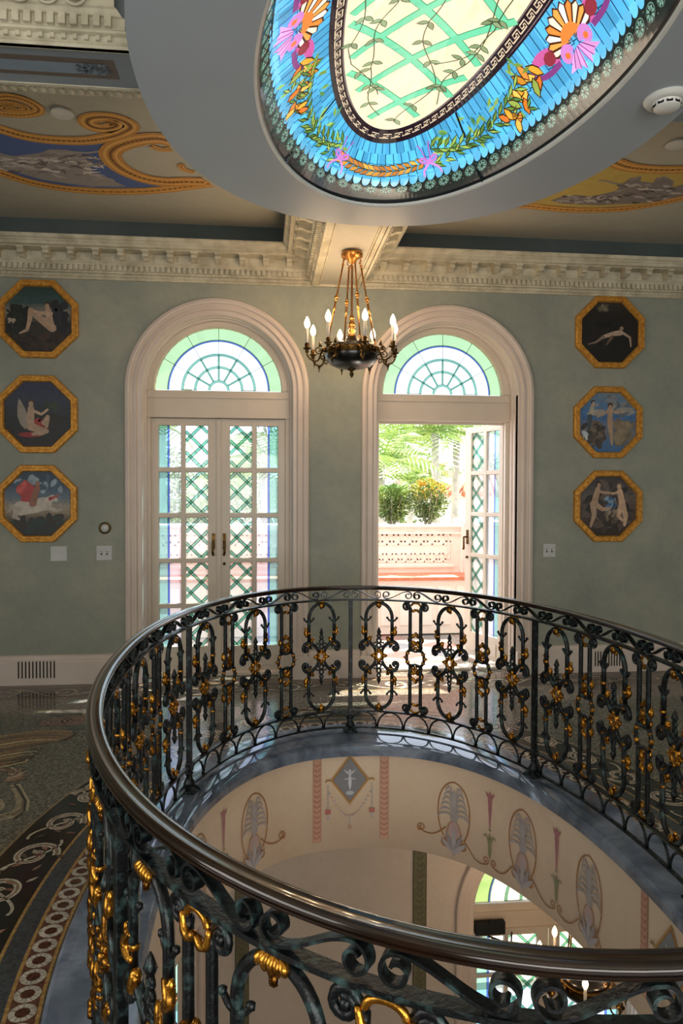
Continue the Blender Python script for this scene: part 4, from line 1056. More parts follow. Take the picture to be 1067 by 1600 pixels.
# acanthus and ribbon figures laid in the terrazzo at left
F_ = lambda x, y: onz(x, y, 0)
def fstroke(pts, w0, w1, col, ly=2):
    P = [F_(*p) for p in pts]; n_ = len(P); a.stroke(P, [w0+(w1-w0)*k/(n_-1) for k in range(n_)], col, ly)
a.poly([F_(*p) for p in ((-40, 1160), (10, 1150), (50, 1142), (100, 1140), (118, 1146), (112, 1154), (80, 1160), (40, 1168), (30, 1180), (0, 1200), (-40, 1205))], '#7a5f45', 1)
for k in range(12):
    y = 1143+4.4*k; x1 = 112-7*k; fstroke(bez((-30, y+14), (20, y+4), (60, y-3), (x1, y+5*sin(k)), 10), .03, .008, jit(['#a58a5e', '#5e4632', '#8c6a48', '#c0a878'][k % 4], .1), 2+.1*k)
fstroke([(95, 1158), (108, 1153), (117, 1148), (116, 1143)], .012, .012, '#2c2620', 5); fstroke([(30, 1190), (50, 1183), (61, 1176), (58, 1170), (48, 1172)], .012, .01, '#33302a', 5)
for (x, y, rr_, c) in ((90, 1128, .1, '#7e6256'), (118, 1126, .11, '#86685a'), (105, 1113, .1, '#4e4640'), (75, 1127, .07, '#4a5048'), (128, 1134, .09, '#4a5048')):
    p = F_(x, y); a.ell(p, rr_*1.2, rr_, c, 1.2, 14)
    if c[1] in '78': a.stroke(spiral(p, rr_, .01, 0, 2.6, 34), .012, '#5e4438', 2.2)
fstroke(spiral((25, 1130), 26, 6, 2.6, .8, 18), .01, .01, '#4e5248', 1.5)
for k, c in enumerate(('#a3957a', '#6e5c4c', '#8f8068')):
    q = 1-.2*k; fstroke([(24-2*k, 1226+3*k), (30-2*k, 1238), (38-4*k, 1252), (36-4*k, 1266-k), (22-2*k, 1275-2*k), (0, 1281-3*k), (-30, 1283-4*k)], .05*q, .055*q, c, 2+k)
fstroke([(23, 1226), (31, 1238), (40, 1252), (38, 1268), (24, 1278)], .01, .01, '#22201c', 6)
for k in range(9): p = F_(4+3*k, 1222-2*k); a.leaf(p, .4+.3*k, .14, .05, jit(random.choice(['#a3957a', '#6e5040', '#8a6a52']), .12), 3+.1*k)
fstroke(spiral((-4, 1262), 22, 4, .5, 1.2, 20), .03, .02, '#94866c', 4)
a.build('mosaic_figures', lambda u, v, h: (u, v, h), M['mosaic'], floor)
# ================================================================== CEILING MURALS
G1, G2, G3 = '#cc9040', '#e6b262', '#7c4f1e'
def cm(P, k=4):
    out = []; n_ = len(P)
    for i in range(n_-1):
        a, b_, c, d = P[max(i-1, 0)], P[i], P[i+1], P[min(i+2, n_-1)]
        for q in range(k):
            t = q/k; out.append(tuple(.5*(2*b_[j]+(c[j]-a[j])*t+(2*a[j]-5*b_[j]+4*c[j]-d[j])*t*t+(3*b_[j]-a[j]-3*c[j]+d[j])*t**3) for j in (0, 1)))
    return out+[P[-1]]
def mural_l():
    a = Art(.0008); C = lambda x, y: onz(x, y, CZ)
    def X(px, py): return C(px/3.138, 130+py/3.14)       # photo detail coordinates
    def st(pts, ws, col, ly): a.stroke([X(*p) for p in pts], ws, col, ly)
    def rope(pts, w, ly=3):
        pts = cm(pts)
        a.stroke([X(*p) for p in pts], w, G1, ly); a.stroke([X(*p) for p in pts], w*.62, G2, ly+.3); a.stroke([X(*p) for p in pts], w*.36, G1, ly+.5)
        Q = [X(*p) for p in pts]; acc = 0
        for i in range(len(Q)-1):
            for t in (.5,): x = Q[i][0]+(Q[i+1][0]-Q[i][0])*t; y = Q[i][1]+(Q[i+1][1]-Q[i][1])*t; a.ell((x, y), w*.1, w*.1, G3, ly+.8, 6)
    a.poly([X(*p) for p in ((-120, 220), (0, 245), (150, 280), (330, 298), (480, 298), (560, 290), (530, 310), (520, 350), (560, 400), (640, 450), (740, 485), (830, 497), (700, 512), (500, 512), (300, 500), (100, 465), (0, 430), (-120, 400))], '#54699f', 1)
    low = [(-120, 400), (0, 436), (100, 470), (200, 495), (300, 512), (420, 525), (560, 530), (700, 528), (820, 518), (920, 505), (1030, 490)]
    rope(low, .115, 4)
    up_ = [(-120, 190), (0, 222), (100, 252), (200, 270), (300, 278), (400, 280), (480, 272), (550, 258), (600, 240), (640, 215), (620, 190), (560, 168), (490, 162), (435, 172), (430, 195), (470, 215), (530, 218), (570, 205), (560, 192), (520, 188)]
    rope(up_, .115, 5)
    rt_ = [(850, 285), (780, 268), (700, 272), (620, 290), (560, 315), (540, 350), (570, 395), (630, 435), (720, 468), (820, 482), (900, 480), (1000, 482)]
    rope(rt_, .15, 6)
    rope([(840, 320), (790, 322), (740, 305)], .06, 6.2); rope([(950, 435), (900, 420), (888, 402), (905, 398)], .05, 6.2)
    rope([(-60, 75), (0, 62), (60, 62), (130, 82), (185, 115), (180, 140), (110, 152), (30, 148), (-40, 135)], .07, 6.3); rope([(-30, 100), (40, 92), (110, 108), (130, 125), (80, 130), (20, 122), (30, 110), (80, 112)], .05, 6.4)
    rnd = random.Random(3)
    base = [(0, 340), (60, 355), (120, 350), (200, 340), (240, 322), (330, 325), (400, 345), (440, 390), (450, 440), (560, 480), (620, 505), (450, 505), (330, 490), (200, 470), (100, 440), (0, 415), (-80, 385), (-80, 335)]
    a.poly([X(*p) for p in base], '#9d9591', 2)
    for k in range(90):
        x = rnd.uniform(-60, 480); lo_ = 345+.02*x; y = rnd.uniform(350+.03*abs(x-200), 440+.1*x*.5); L = rnd.uniform(30, 90)
        P = bez((x, y), (x+L*.3, y+rnd.uniform(-22, 15)), (x+L*.7, y+rnd.uniform(-15, 22)), (x+L, y+rnd.uniform(-14, 20)), 7)
        st(P, [.005, .016, .027, .032, .027, .018, .011, .004], jit(rnd.choice(['#d2cac4', '#bcb3ad', '#6a605f', '#857a78', '#dcd5cf']), .08), 2.2+k*.006)
    for P in ([(240, 330), (300, 345), (360, 335), (430, 340), (500, 330)], [(300, 375), (380, 365), (440, 360), (490, 372)], [(420, 400), (480, 402), (530, 397)], [(460, 470), (510, 462), (545, 468), (560, 480)]): st(P, .022, '#aca29c', 2.9)
    return a
mural_l().build('mural', lambda u, v, h: (u, v, CZ-h), M['paint'], ceil)
def mural_r():
    a = Art(.0008)
    def X(px, py): return onz(800+px/3.996, 200+py/3.993, CZ)
    def rope(pts, w, ly):
        pts = cm(pts); Q = [X(*p) for p in pts]; a.stroke(Q, w, G1, ly); a.stroke(Q, w*.6, G2, ly+.3); a.stroke(Q, w*.3, G1, ly+.5)
        for i in range(len(Q)-1):
            for t in (.5,): a.ell((Q[i][0]+(Q[i+1][0]-Q[i][0])*t, Q[i][1]+(Q[i+1][1]-Q[i][1])*t), w*.1, w*.1, G3, ly+.8, 6)
    a.poly([X(*p) for p in ((60, 470), (300, 250), (640, 200), (800, 265), (1000, 275), (1300, 230), (1300, 420), (1067, 430), (800, 480), (500, 498), (250, 485))], '#cbb05c', 1)
    rope([(40, 480), (120, 485), (250, 500), (400, 510), (550, 510), (700, 502), (850, 480), (980, 455), (1100, 425), (1300, 370)], .105, 4)
    rope([(560, 170), (640, 210), (720, 238), (820, 252), (950, 258), (1100, 252), (1300, 225)], .13, 5)
    rnd = random.Random(8)
    a.poly([X(*p) for p in ((240, 450), (300, 430), (390, 415), (500, 425), (650, 390), (680, 350), (740, 310), (810, 300), (800, 330), (880, 340), (900, 310), (960, 300), (1010, 330), (1000, 370), (1100, 340), (1200, 330), (1250, 400), (1000, 440), (800, 468), (520, 480), (300, 470))], '#8a807c', 2)
    for k in range(90):
        x = rnd.uniform(270, 1150); y0 = 345 if x > 640 else 425; y = rnd.uniform(y0, 460-.03*max(0, x-700)); L = rnd.uniform(25, 75)
        P = bez((x, y), (x+L*.3, y+rnd.uniform(-18, 14)), (x+L*.7, y+rnd.uniform(-14, 18)), (x+L, y+rnd.uniform(-12, 14)), 7)
        a.stroke([X(*p) for p in P], [.005, .018, .028, .032, .028, .018, .011, .004], jit(rnd.choice(['#bdb3ad', '#a59b96', '#5a5150', '#6f6664', '#c8bfb8']), .08), 2.2+k*.006)
    for P in ([(540, 325), (590, 330), (640, 345), (690, 345)], [(740, 325), (780, 305), (805, 300)], [(900, 320), (950, 300), (965, 310)], [(270, 455), (330, 435), (400, 425), (420, 440)]): a.stroke([X(*p) for p in P], .022, '#a0968f', 2.9)
    return a
mural_r().build('mural', lambda u, v, h: (u, v, CZ-h), M['paint'], ceil)
# ================================================================== FRAMED PAINTINGS
SK = '#a68a72'
def painting(px, py, lab, kind, studs=False):
    x, z = ony(px, py, YW-.03); root = tag(empty('octagonal_painting', (x, YW-.03, z)), lab, 'painting', 'octagonal paintings'); ap = .322
    oc = lambda q, y: [V((q/cos(pi/8)*cos(pi/8+k*pi/4), y, q/cos(pi/8)*sin(pi/8+k*pi/4))) for k in range(8)]
    mb = MB(); mb.grid([oc(q, y) for q, y in ((ap, .03), (ap, -.002), (ap-.008, -.012), (ap-.012, -.012), (ap-.016, -.006), (ap-.038, -.006), (ap-.042, -.012), (ap-.047, -.012), (ap-.056, .004), (ap-.056, .02))], closed_u=True)
    mb.smooth = True; q = ap-.027
    for k in range(8):
        a0, a1 = oc(q, -.008)[k], oc(q, -.008)[(k+1) % 8]; nn = 5 if studs else 13
        for i in range(nn):
            p = a0+(a1-a0)*((i+.5)/nn)
            if studs: mb.ball(p, .009, .006, .009, 6)
            else: mb.ball(p, .008, .006, .008, 6)
    mb.build('gilt_frame', M['giltframe'], root)
    rin = ap-.052; a = Art(.0004); rnd = random.Random(hash(kind) % 100 if False else sum(map(ord, kind)))
    def half(z):    # half width of octagon at height z
        t = rin*math.tan(pi/8); return rin if abs(z) < t else rin-(abs(z)-t)
    def grad(stops):
        n_ = 26
        for i in range(n_):
            z0, z1 = -rin+2*rin*i/n_, -rin+2*rin*(i+1)/n_; q = (i+.5)/n_
            for (p0, c0), (p1, c1) in zip(stops, stops[1:]):
                if p0 <= q <= p1: t = (q-p0)/(p1-p0); c = tuple(x_+(y_-x_)*t for x_, y_ in zip(lin(c0), lin(c1)))
            a.poly([(-half(z0), z0), (half(z0), z0), (half(z1), z1), (-half(z1), z1)], c, 0)
    def inside(u, z, m_=.02): return abs(z) < rin-m_ and abs(u) < half(z)-m_
    def blobs(n_, u0, u1, z0, z1, r0, r1, cols, ly):
        for _ in range(n_):
            u, z = rnd.uniform(u0, u1), rnd.uniform(z0, z1); r_ = rnd.uniform(r0, r1)
            if inside(u, z, r_*1.3): a.ell((u, z), r_*1.3, r_*.7, jit(rnd.choice(cols), .15), ly+rnd.random()*.5, 9, rnd.random()*3)
    lim = [0]
    def limb(pts, ws, c=SK, ly=4):
        n_ = 10; P = []; lim[0] += .18; ly += lim[0]
        for i in range(len(pts)-1):
            for k in range(4): t = k/4; P.append((pts[i][0]+(pts[i+1][0]-pts[i][0])*t, pts[i][1]+(pts[i+1][1]-pts[i][1])*t))
        P.append(pts[-1]); m_ = len(P); W_ = [ws[0]+(ws[1]-ws[0])*i/(m_-1) for i in range(m_)]; a.stroke(P, W_, c, ly)
        for q_, p_ in enumerate(P[::2]): a.ell(p_, W_[min(q_*2, m_-1)]/2, W_[min(q_*2, m_-1)]/2, c, ly+.04+.008*q_, 10)
        P2 = [(p_[0]+.12*w_, p_[1]+.22*w_) for p_, w_ in zip(P, W_)]; a.stroke(P2, [w_*.4 for w_ in W_], tuple(min(1, x_*1.18) for x_ in (lin(c) if isinstance(c, str) else c)), ly+.12)
    def figure(cx, cz, k, lean, c=SK, hair='#3a281c'):
        """a plain standing or sitting figure of pale strokes"""
        limb([(cx, cz), (cx+lean*.03*k, cz+.07*k), (cx+lean*.05*k, cz+.12*k)], (.055*k, .045*k), c, 4.2); a.ell((cx+lean*.055*k, cz+.165*k), .025*k, .024*k, hair, 8, 12); a.ell((cx+lean*.065*k, cz+.152*k), .017*k, .021*k, c, 9, 12)
    if kind == 'dusk':
        grad([(0, '#1c1511'), (.28, '#2e241c'), (.45, '#2a2822'), (.62, '#7c7468'), (.75, '#2f4846'), (1, '#20352f')])
        blobs(120, -.26, -.08, -.12, .1, .012, .03, ['#10150f', '#1f261c', '#181c14'], 1); blobs(60, -.25, .25, -.26, -.12, .02, .05, ['#2c1f16', '#3a281c', '#1a130e'], 1)
        blobs(40, .12, .24, -.08, .14, .02, .04, ['#191a20', '#23232a'], 1); blobs(18, -.24, -.18, -.03, .0, .006, .012, ['#9c8c78'], 2)
        figure(.10, -.06, 1.1, -.4); limb([(.11, -.07), (.02, -.0), (-.06, .07)], (.07, .045)); limb([(-.06, .07), (-.07, -.01), (-.09, -.09)], (.045, .026)); limb([(.1, .05), (.02, .05), (-.03, .06)], (.035, .022), '#b4967c', 5); limb([(-.09, -.09), (-.15, -.12)], (.026, .014)); limb([(.13, .08), (.17, .02), (.17, -.05)], (.05, .03), '#26242a', 3.6)
    elif kind == 'night':
        grad([(0, '#120f12'), (.2, '#151414'), (.42, '#1c1e20'), (.5, '#22262c'), (.75, '#2a3145'), (1, '#232a48')])
        blobs(60, -.1, .26, -.1, -.02, .02, .05, ['#171614', '#1f1d19'], 1); a.ell((-.06, -.17), .1, .022, '#8c2422', 3, 16); limb([(.0, -.06), (.06, -.1)], (.06, .05), '#8c2c26', 3.4)
        figure(-.06, -.09, 1.15, .1); limb([(-.06, -.1), (.02, -.13), (.07, -.14)], (.07, .04)); limb([(.07, -.14), (.03, -.16), (-.04, -.165)], (.035, .025)); limb([(-.04, .03), (.03, .0), (.08, .04)], (.026, .018), '#b4967c', 5); limb([(.05, -.07), (.08, -.02), (.07, -.1)], (.04, .03)); blobs(22, .06, .15, .03, .1, .01, .02, ['#23331f', '#2c3a26'], 4)
        a.leaf((-.1, -.13), pi*.56, .27, .08, '#8f8578', 3.5)
    elif kind == 'rider':
        grad([(0, '#1c1a1c'), (.2, '#23302c'), (.3, '#6a5c4a'), (.42, '#9a8d78'), (.6, '#5a6a78'), (.8, '#31465a'), (1, '#263a4c')])
        blobs(50, -.24, .24, -.24, -.12, .02, .05, ['#1e2420', '#2c241c', '#18302c'], 1); blobs(26, -.2, .2, .1, .22, .02, .05, ['#8a98a2', '#3c5468'], 1)
        limb([(-.14, -.04), (-.03, -.02), (.06, .0)], (.12, .11), '#b7ada0', 3.4); limb([(.06, .01), (.12, .05), (.15, .03)], (.07, .03), '#b7ada0', 3.6); limb([(-.16, -.05), (-.19, -.11), (-.15, -.13)], (.05, .018), '#a89e92', 3.2); limb([(.08, -.03), (.15, -.06), (.19, -.05)], (.04, .015), '#a89e92', 3.2); limb([(-.2, -.02), (-.24, -.07)], (.03, .012), '#a09688', 3.1)
        limb([(-.04, .0), (-.02, .07), (.0, .13)], (.06, .045), '#8a5c48', 4); a.ell((.0, .165), .02, .022, '#9a6c54', 4.4, 10)
        for n_p, P in enumerate((((-.02, .14), (-.1, .2), (-.17, .14), (-.14, .06), (-.06, .04)), ((-.05, .1), (-.12, .1), (-.14, .02), (-.05, .01)))): a.poly(list(P), jit('#a83c38', .1), 3.9+n_p)
        limb([(-.1, .17), (-.15, .11)], (.03, .05), '#c0504a', 4.2); limb([(.1, .04), (.17, .07)], (.03, .01), '#a0423c', 4.2)
    elif kind == 'dark':
        grad([(0, '#0e0b09'), (.5, '#15110e'), (.8, '#1a1612'), (1, '#2c261f')]); blobs(16, -.12, .0, .2, .25, .012, .03, ['#6a6254', '#4c4438'], 1); blobs(60, -.25, .25, -.2, .18, .02, .05, ['#0c0a08', '#17130f', '#1d1813'], 1)
        limb([(.1, .0), (.03, -.01), (-.06, -.04)], (.05, .03), '#a8907c', 4); limb([(-.06, -.04), (-.13, -.09), (-.2, -.11)], (.026, .010), '#7c6858', 3.8); limb([(.12, .0), (.19, -.04), (.2, -.12)], (.026, .014), '#a08874', 4); a.ell((.11, .04), .02, .018, '#8c7462', 4, 10); limb([(.02, -.04), (-.03, -.11)], (.03, .014), '#5e4c3e', 3.7)
    elif kind == 'cloud':
        grad([(0, '#3c6290'), (.2, '#4a6a8c'), (.35, '#6a6a6c'), (.6, '#3e6898'), (.8, '#54779a'), (1, '#6e7c86')])
        blobs(70, -.25, -.05, -.22, -.02, .02, .05, ['#4c443c', '#6a5c4e', '#3c3630'], 1); blobs(40, .08, .25, -.18, .0, .02, .05, ['#6c6456', '#82745e'], 1); blobs(40, 0, .25, .08, .24, .02, .04, ['#7c8288', '#5c646c', '#8c8c88'], 1); blobs(20, -.25, -.2, -.17, -.1, .01, .03, ['#b8c0c4'], 2)
        figure(.02, -.01, 1.0, .0); limb([(.02, .0), (.03, -.1), (.04, -.2)], (.055, .018)); limb([(.05, .1), (.1, .09), (.15, .1)], (.022, .014)); limb([(.0, .1), (-.05, .07), (-.1, .05)], (.022, .014))
        a.leaf((.05, .1), .15, .2, .055, '#8c8a84', 3.6); a.leaf((-.01, .1), pi+.12, .2, .06, '#9a948a', 3.6); figure(-.17, .05, .8, .6, '#a89c88'); limb([(-.14, .15), (-.09, .16)], (.016, .01)); limb([(-.17, .05), (-.18, -.06)], (.05, .03), '#3e4a54', 4)
    else:
        grad([(0, '#2c2019'), (.2, '#3c2e26'), (.4, '#4a3e38'), (.65, '#5c5450'), (.8, '#4c4648'), (1, '#3a3638')])
        blobs(70, -.25, .25, -.24, .2, .02, .05, ['#3c332e', '#54483e', '#2c2622', '#62564e'], 1); blobs(16, -.02, .08, -.02, .08, .015, .03, ['#3c6088', '#7c98b0'], 2)
        figure(-.13, .02, 1.1, .6); limb([(-.14, .02), (-.13, -.08), (-.16, -.18)], (.06, .026)); limb([(-.12, .02), (-.05, -.03), (.02, -.02)], (.05, .022)); limb([(-.08, .13), (.0, .12), (.05, .12)], (.026, .016)); figure(.14, .0, 1.15, -.5, '#c0a084', '#6a5a4c'); limb([(.14, 0), (.17, -.09), (.16, -.17)], (.06, .028), '#c0a084'); limb([(.12, .0), (.1, -.09), (.14, -.13)], (.05, .024), '#b89a80'); limb([(.1, .13), (.04, .11)], (.026, .016), '#c0a084'); limb([(.05, .1), (.06, .02), (.02, -.1)], (.01, .006), '#2c2622', 5); blobs(14, -.02, .1, -.12, -.04, .01, .025, ['#8a7a68', '#6c5c4c'], 3)
    a.build('canvas', lambda u, v, h: (u, .018-h, v), M['canvas'], root)
painting(59, 498, 'top left octagonal gilt framed painting of a crouching pale figure at dusk', 'dusk')
painting(58, 647, 'middle left octagonal painting, kneeling winged figure on red cloth against deep blue', 'night')
painting(58, 787, 'bottom left octagonal painting with a red cloaked rider on a pale horse', 'rider')
painting(954, 519, 'top right octagonal painting, nearly black with a faint reclining figure', 'dark')
painting(951, 660, 'middle right octagonal painting of a winged figure in blue sky and cloud', 'cloud')
painting(951, 791, 'bottom right octagonal painting of two pale figures, studded gilt frame', 'pair', True)
# ================================================================== SMALL FITTINGS
def plate(px, py, w, h, lab, toggles, nm='switch_plate'):
    x, z = ony(px, py, YW); root = tag(empty(nm, (x, YW, z)), lab, 'switch' if toggles else 'wall plate')
    mb = MB(); mb.box(-w/2, w/2, -.007, 0, -h/2, h/2); mb.build('plate', M['switch'], root, bevel=.003)
    for t in range(toggles):
        u = (t-(toggles-1)/2)*.046; mb = MB(); mb.box(u-.005, u+.005, -.018, -.006, -.004, .014); mb.build('toggle', M['switch'], root, bevel=.001); mb = MB(); mb.box(u-.007, u+.007, -.0076, -.0068, -.016, .016); mb.build('toggle_slot', M['dark'], root)
plate(92, 865, .135, .125, 'blank grey wall plate under the left paintings', 0, 'wall_plate'); plate(163, 864, .13, .125, 'grey double light switch left of the closed doors', 2); plate(858, 860, .115, .12, 'grey double light switch right of the open doorway', 2)
x, z = ony(164, 825, YW); root = tag(empty('wall_sensor', (x, YW, z)), 'small round sensor with dark ring above the left light switch', 'sensor')
Tn = lambda p: V((p.x, -p.z, p.y))
mb = MB(); mb.smooth = True; mb.v = []; 
def wlathe(prof, n=24):
    m_ = MB(); m_.smooth = True; rows = [[V((r_*cos(2*pi*j/n), -z_, r_*sin(2*pi*j/n))) for j in range(n)] for r_, z_ in prof]; m_.grid(rows, closed_u=True, caps=True); return m_
wlathe([(.05, 0), (.05, .012), (.043, .016), (.036, .012), (.036, .0)]).build('dark_ring', M['bronze'], root); wlathe([(.036, 0), (.036, .012), (.02, .022), (.001, .024)]).build('lens', M['switch'], root)
def disc(name, loc, prof, m_, lab, cat, grp=None):
    root = tag(empty(name, loc), lab, cat, grp); mb = MB(); mb.smooth = True; mb.lathe(prof, n=32); mb.build('body', m_, root).modifiers.new('e', 'EDGE_SPLIT').split_angle = R(40); return root
x, y = onz(1042, 153, 3.172); sd = disc('smoke_detector', (x, y, 3.172), [(0, 0), (.085, 0), (.088, -.008), (.08, -.018), (.062, -.022), (.055, -.022), (.05, -.04), (.038, -.048), (0, -.05)], M['white'], 'round white smoke detector under the blue grey ring at right', 'smoke detector')
mb = MB()
for k in range(10): t = 2*pi*k/10; mb.box(-.012, .012, -.001, .001, -.038, -.027, lambda p, t=t: V((.0525*cos(t)-p.x*sin(t), .0525*sin(t)+p.x*cos(t), p.z)))
mb.build('vent_slots', M['dark'], sd)
for (px, py), lab in (((97, 174), 'flat white ceiling disc beside the gold scroll of the left mural'), ((1056, 223), 'flat white ceiling disc above the right mural')):
    x, y = onz(px, py, CZ); disc('ceiling_disc', (x, y, CZ), [(0, 0), (.05, 0), (.052, -.01), (.066, -.012), (.066, -.018), (0, -.019)], M['white'], lab, 'ceiling disc', 'ceiling discs')
# ================================================================== OUTSIDE
mb = MB(); mb.box(-4, 6, YW+.3, 9.5, -.1, -.01); bf = struct(mb.build('floor_balcony', M['lowerfloor']), 'pale balcony floor beyond the open doors')
a = Art(.0008)
a.rect(-3, 5, 6.9, 8.7, '#756d66', 0); 
for i in range(16):
    x = -2.6+.5*i
    for j in range(4): y = 7.1+.45*j; a.poly([(x, y), (x+.24, y+.2), (x, y+.4), (x-.24, y+.2)], ['#7c4c48', '#484c52'][(i+j) % 2], 1)
for y in (6.98, 8.62): a.rect(-3, 5, y, y+.04, '#8a6a60', 2)
a.build('tile_pattern', lambda u, v, h: (u, v, -.01+h), M['mosaic'], bf)
PW = 8.8; (x1, ztop) = ony(722, 824, PW); PX0, PX1 = -3.5, x1
root = tag(empty('balcony_parapet', (0, PW, 0)), 'pink stucco parapet with greek key relief and bench outside the open doorway', 'parapet')
mb = MB(); mb.box(PX0, PX1, .0, .35, 0, ztop); mb.box(PX0, PX1+.03, -.03, .4, ztop, ztop+.035)
mb.box(PX0, PX1-.1, -.02, 0, .72, .76); mb.box(PX1-.02, PX1+.06, -.05, .35, 0, ztop+.02); mb.build('wall_body', M['pink'], root, bevel=.006)
mb = MB(); mb.box(PX0, PX1+.05, -.45, 0, 0, .62); x = PX0
while x < PX1: mb.box(x, x+.16, -.462, -.45, .1, .56); x += .22
mb.build('bench', M['pink'], root, bevel=.005); mb = MB(); mb.box(PX0, PX1+.08, -.49, .0, .62, .66); mb.build('bench_ledge', M['terracotta'], root, bevel=.004)
mb = MB()
def key(zc, hgt):
    x = PX0+.1; u = hgt/5
    while x < PX1-.2:
        for (a0, a1, b0, b1) in ((0, 4.2, 2, 2.8), (3.4, 4.2, -1.2, 2.8), (1.6, 4.2, -1.2, -.4), (1.6, 2.4, -1.2, 1.0), (0, .8, -2.6, 2.8), (0, 5.8, -2.6, -1.9)): mb.box(x+a0*u, x+a1*u, -.007, 0, zc+b0*u, zc+b1*u)
        x += 5.8*u
key(1.06, .12); mb.build('key_relief', M['pink'], root); mb = MB(); key(.84, .10); mb.build('key_relief', M['pink'], root)
mb = MB(); mb.box(PX0, PX1, -.025, .0, 1.13, 1.15); mb.box(PX1-.17, PX1-.16, -.02, 0, .8, 1.13); mb.build('moulding', M['pink'], root)
# side pier right of the parapet
mb = MB(); mb.box(PX1+.05, PX1+.4, PW-.6, PW+.5, 0, 1.25); mb.box(PX1+.02, PX1+.44, PW-.63, PW+.53, 1.25, 1.3)
tag(mb.build('balcony_pier', M['pink'], bevel=.008), 'pink stucco pier at the right end of the parapet', 'pier')
def leafcloud(mb, c, rx, ry, rz, n, L, w, rnd, shell_=.55):
    for _ in range(n):
        d = V((rnd.gauss(0, 1), rnd.gauss(0, 1), rnd.gauss(0, 1))).normalized(); q = shell_+(1-shell_)*rnd.random()
        p = V((c[0]+d.x*rx*q, c[1]+d.y*ry*q, c[2]+d.z*rz*q)); t = (d+V((rnd.uniform(-.8, .8), rnd.uniform(-.8, .8), rnd.uniform(-.2, .9)))).normalized()
        s_ = t.cross(V((rnd.uniform(-1, 1), rnd.uniform(-1, 1), rnd.uniform(-1, 1)))).normalized()*w/2; up_ = t.cross(s_).normalized()*w*.25
        mb.add([p, p+t*L*.5+s_+up_, p+t*L, p+t*L*.5-s_+up_], [(0, 1, 2), (0, 2, 3)])
def bush(px, sc_, lab, seed, orange):
    x, z = ony(px, 823, 9.0); rnd = random.Random(seed); root = tag(empty('shrub', (x, 9.0, ztop+.03)), lab, 'shrub', 'shrubs on the parapet')
    mb = MB(); mb.smooth = True
    for k in range(14):
        t = rnd.random()*6.28; r_ = rnd.uniform(.08, .26)*sc_; mb.tube([(.02*cos(t), .02*sin(t), -.03), (r_*.45*cos(t), r_*.45*sin(t), .15), (r_*cos(t), r_*sin(t), .36*sc_)], [.008, .006, .003], 5)
    mb.build('stems', M['bark'], root)
    mb = MB(); leafcloud(mb, (0, 0, .27*sc_), .25*sc_, .22*sc_, .21*sc_, 1500, .05, .024, rnd, .3); leafcloud(mb, (0, 0, .14), .13*sc_, .13*sc_, .12, 400, .045, .02, rnd, .2); mb.build('foliage', M['leaf'], root)
    mb = MB(); leafcloud(mb, (0, -.03, .40*sc_), .2*sc_, .17*sc_, .10*sc_, 380, .055, .024, rnd, .6); mb.build('young_leaves', M['leafnew'] if orange else M['palm'], root)
bush(612, .95, 'round green shrub on the parapet nearest the left jamb', 2, False); bush(668, 1.08, 'round shrub with orange young leaves on the pink parapet', 5, True)
def ground(): 
    mb = MB(); mb.box(-40, 60, 9.6, 90, -5.1, -5.0); return struct(mb.build('ground', M['grass']), 'garden lawn far below the balcony')
ground()
def palm_proto(seed, hgt, lean, nf=20, fl=2.4):
    rnd = random.Random(seed); root = empty('palm_tree'); mb = MB(); mb.smooth = True
    mb.tube([(lean*t*t, 0, hgt*t) for t in [i/10 for i in range(11)]], [.13-.045*i/10 for i in range(11)], 10); mb.build('trunk', M['bark'], root); mb = MB()
    for k in range(nf):
        az = 2*pi*k/nf+rnd.uniform(-.15, .15); el = rnd.uniform(.1, 1.25); L = fl*rnd.uniform(.8, 1.1); pts = []
        for i in range(15):
            t = i/14; r_ = L*(cos(el)*t*.95+.05*t); z = L*(sin(el)*t-.62*t*t*(1.1-.3*el)); pts.append(V((lean+r_*cos(az), r_*sin(az), hgt+z)))
        mb.tube(pts, [.022*(1-i/15)+.004 for i in range(15)], 4)
        for i in range(1, 14):
            for h_ in (0,):
                p = pts[i]+(pts[min(i+1, 14)]-pts[i])*h_; t_ = (pts[min(i+1, 14)]-pts[i-1]).normalized(); sd_ = t_.cross(V((0, 0, 1))).normalized(); Lf = .52*sin(pi*min(1, (i+h_)/14*.85+.13))+.08
                for sg in (-1, 1):
                    e = p+sd_*sg*Lf+t_*Lf*.5+V((0, 0, -.32*Lf)); wv = t_*.013; mb.add([p-wv, p+wv, (p+e)/2+wv*1.2+V((0, 0, .04)), e, (p+e)/2-wv+V((0, 0, .04))], [(0, 1, 2, 3, 4)])
    mb.build('crown', M['palm'], root); return root
protos = [palm_proto(1, 7.2, .3, 22, 1.5), palm_proto(2, 6.9, -.3, 20, 1.3), palm_proto(3, 8.0, .1, 24, 1.7)]
spots = [(604, 14.5, 0, 'slim palm nearest the left edge of the open doorway'), (634, 19, 1, 'palm standing behind the gap between the two shrubs'), (686, 16.5, 2, 'tall palm rising behind the orange tipped shrub'), (708, 17.5, 2, 'palm just left of the red roofed house'), (588, 24, 2, 'distant palm at the far left of the doorway view'),
         (655, 27, 0, 'distant palm in the middle of the garden'), (250, 16, 2, 'palm seen through the left pane column of the closed doors'), (425, 15, 0, 'palm seen through the right pane column of the closed doors'), (618, 22, 2, 'thin palm trunk between the two shrubs, farther back'), (345, 21, 1, 'palm behind the closed doors, between the leaves')]
used = set()
for px, Y, k, lab in spots:
    o = protos[k] if k not in used else copy_tree(protos[k]); used.add(k); x = ony(px, 700, Y)[0]; o.location = (x, Y, -5); o.rotation_euler = (0, 0, px*.7); tag(o, lab, 'palm tree', 'garden palms')
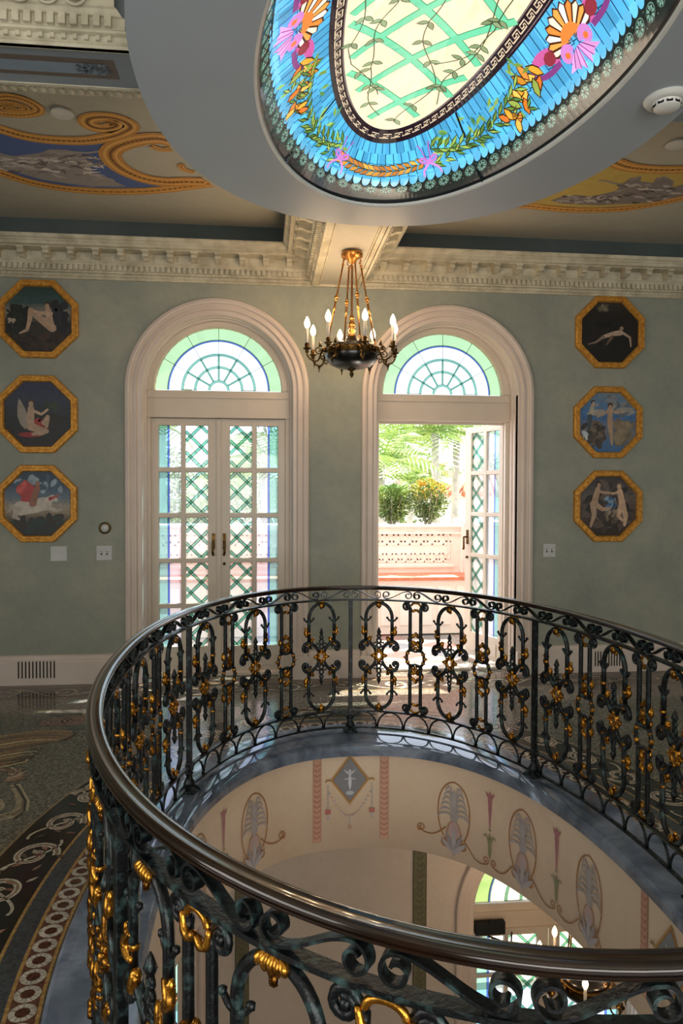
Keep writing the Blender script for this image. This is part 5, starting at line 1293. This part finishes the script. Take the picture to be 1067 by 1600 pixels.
def tree_proto(seed):
    rnd = random.Random(seed); root = empty('broadleaf_tree'); mb = MB(); mb.smooth = True; mb.tube([(0, 0, 0), (.2, 0, 2.5), (0, .1, 4.5)], [.3, .24, .15], 9)
    for k in range(6): t = k*1.05; mb.tube([(.1, 0, 3), (1.0*cos(t), 1.0*sin(t), 4.6), (1.9*cos(t), 1.9*sin(t), 6.0)], [.13, .09, .03], 6)
    mb.build('trunk', M['bark'], root); mb = MB()
    for k in range(16):
        t = rnd.random()*6.28; r_ = rnd.uniform(0, 2.3); leafcloud(mb, (r_*cos(t), r_*sin(t), rnd.uniform(4.2, 8.2)), .9, .9, .6, 230, .22, .11, rnd, .3)
    mb.build('crown', M['leaf'], root); return root
tp = tree_proto(4); first_t = True
for px, Y, s_, lab in ((650, 24, .7, 'smaller leafy tree between the garden palms'), (545, 38, 1.0, 'leafy tree at the far left of the doorway view'), (628, 33, 1.05, 'large leafy tree behind the palms'), (690, 42, 1.0, 'leafy tree behind the orange tipped shrub'), (770, 34, 1.0, 'leafy tree beyond the red roofed house'), (230, 34, 1.1, 'leafy tree seen through the left leaded door'), (440, 40, 1.2, 'leafy tree seen through the right leaded door'), (330, 30, .9, 'smaller leafy tree behind the closed doors')):
    o = tp if first_t else copy_tree(tp); first_t = False; o.location = (ony(px, 700, Y)[0], Y, -5); o.scale = (s_,)*3; o.rotation_euler = (0, 0, px); tag(o, lab, 'tree', 'broadleaf garden trees')
hx = ony(697, 765, 20)[0]; root = tag(empty('garden_house', (hx, 20, -5)), 'white garden house with red tiled roof right of the palms', 'house')
mb = MB(); mb.box(0, 7, 0, 6, 0, 6.6); mb.box(-.06, 7, -.06, 0, 4.9, 5.02); mb.build('walls', M['stucco'], root)
mb = MB(); mb.grid([[V((-.4, -.4, 6.6)), V((7.4, -.4, 6.6))], [V((1.5, 3, 7.3)), V((6, 3, 7.3))], [V((-.4, 6.4, 6.6)), V((7.4, 6.4, 6.6))]]); mb.add([(-.4, -.4, 6.6), (1.5, 3, 7.3), (-.4, 6.4, 6.6)], [(0, 1, 2)])
mb.smooth = True
for i in range(34): x = -.3+.23*i; mb.tube([(x, -.45, 6.62), (max(1.5, min(6, x*.75+1.2)), 2.95, 7.32)], .09, 6)
mb.build('tiled_roof', M['rooftile'], root)
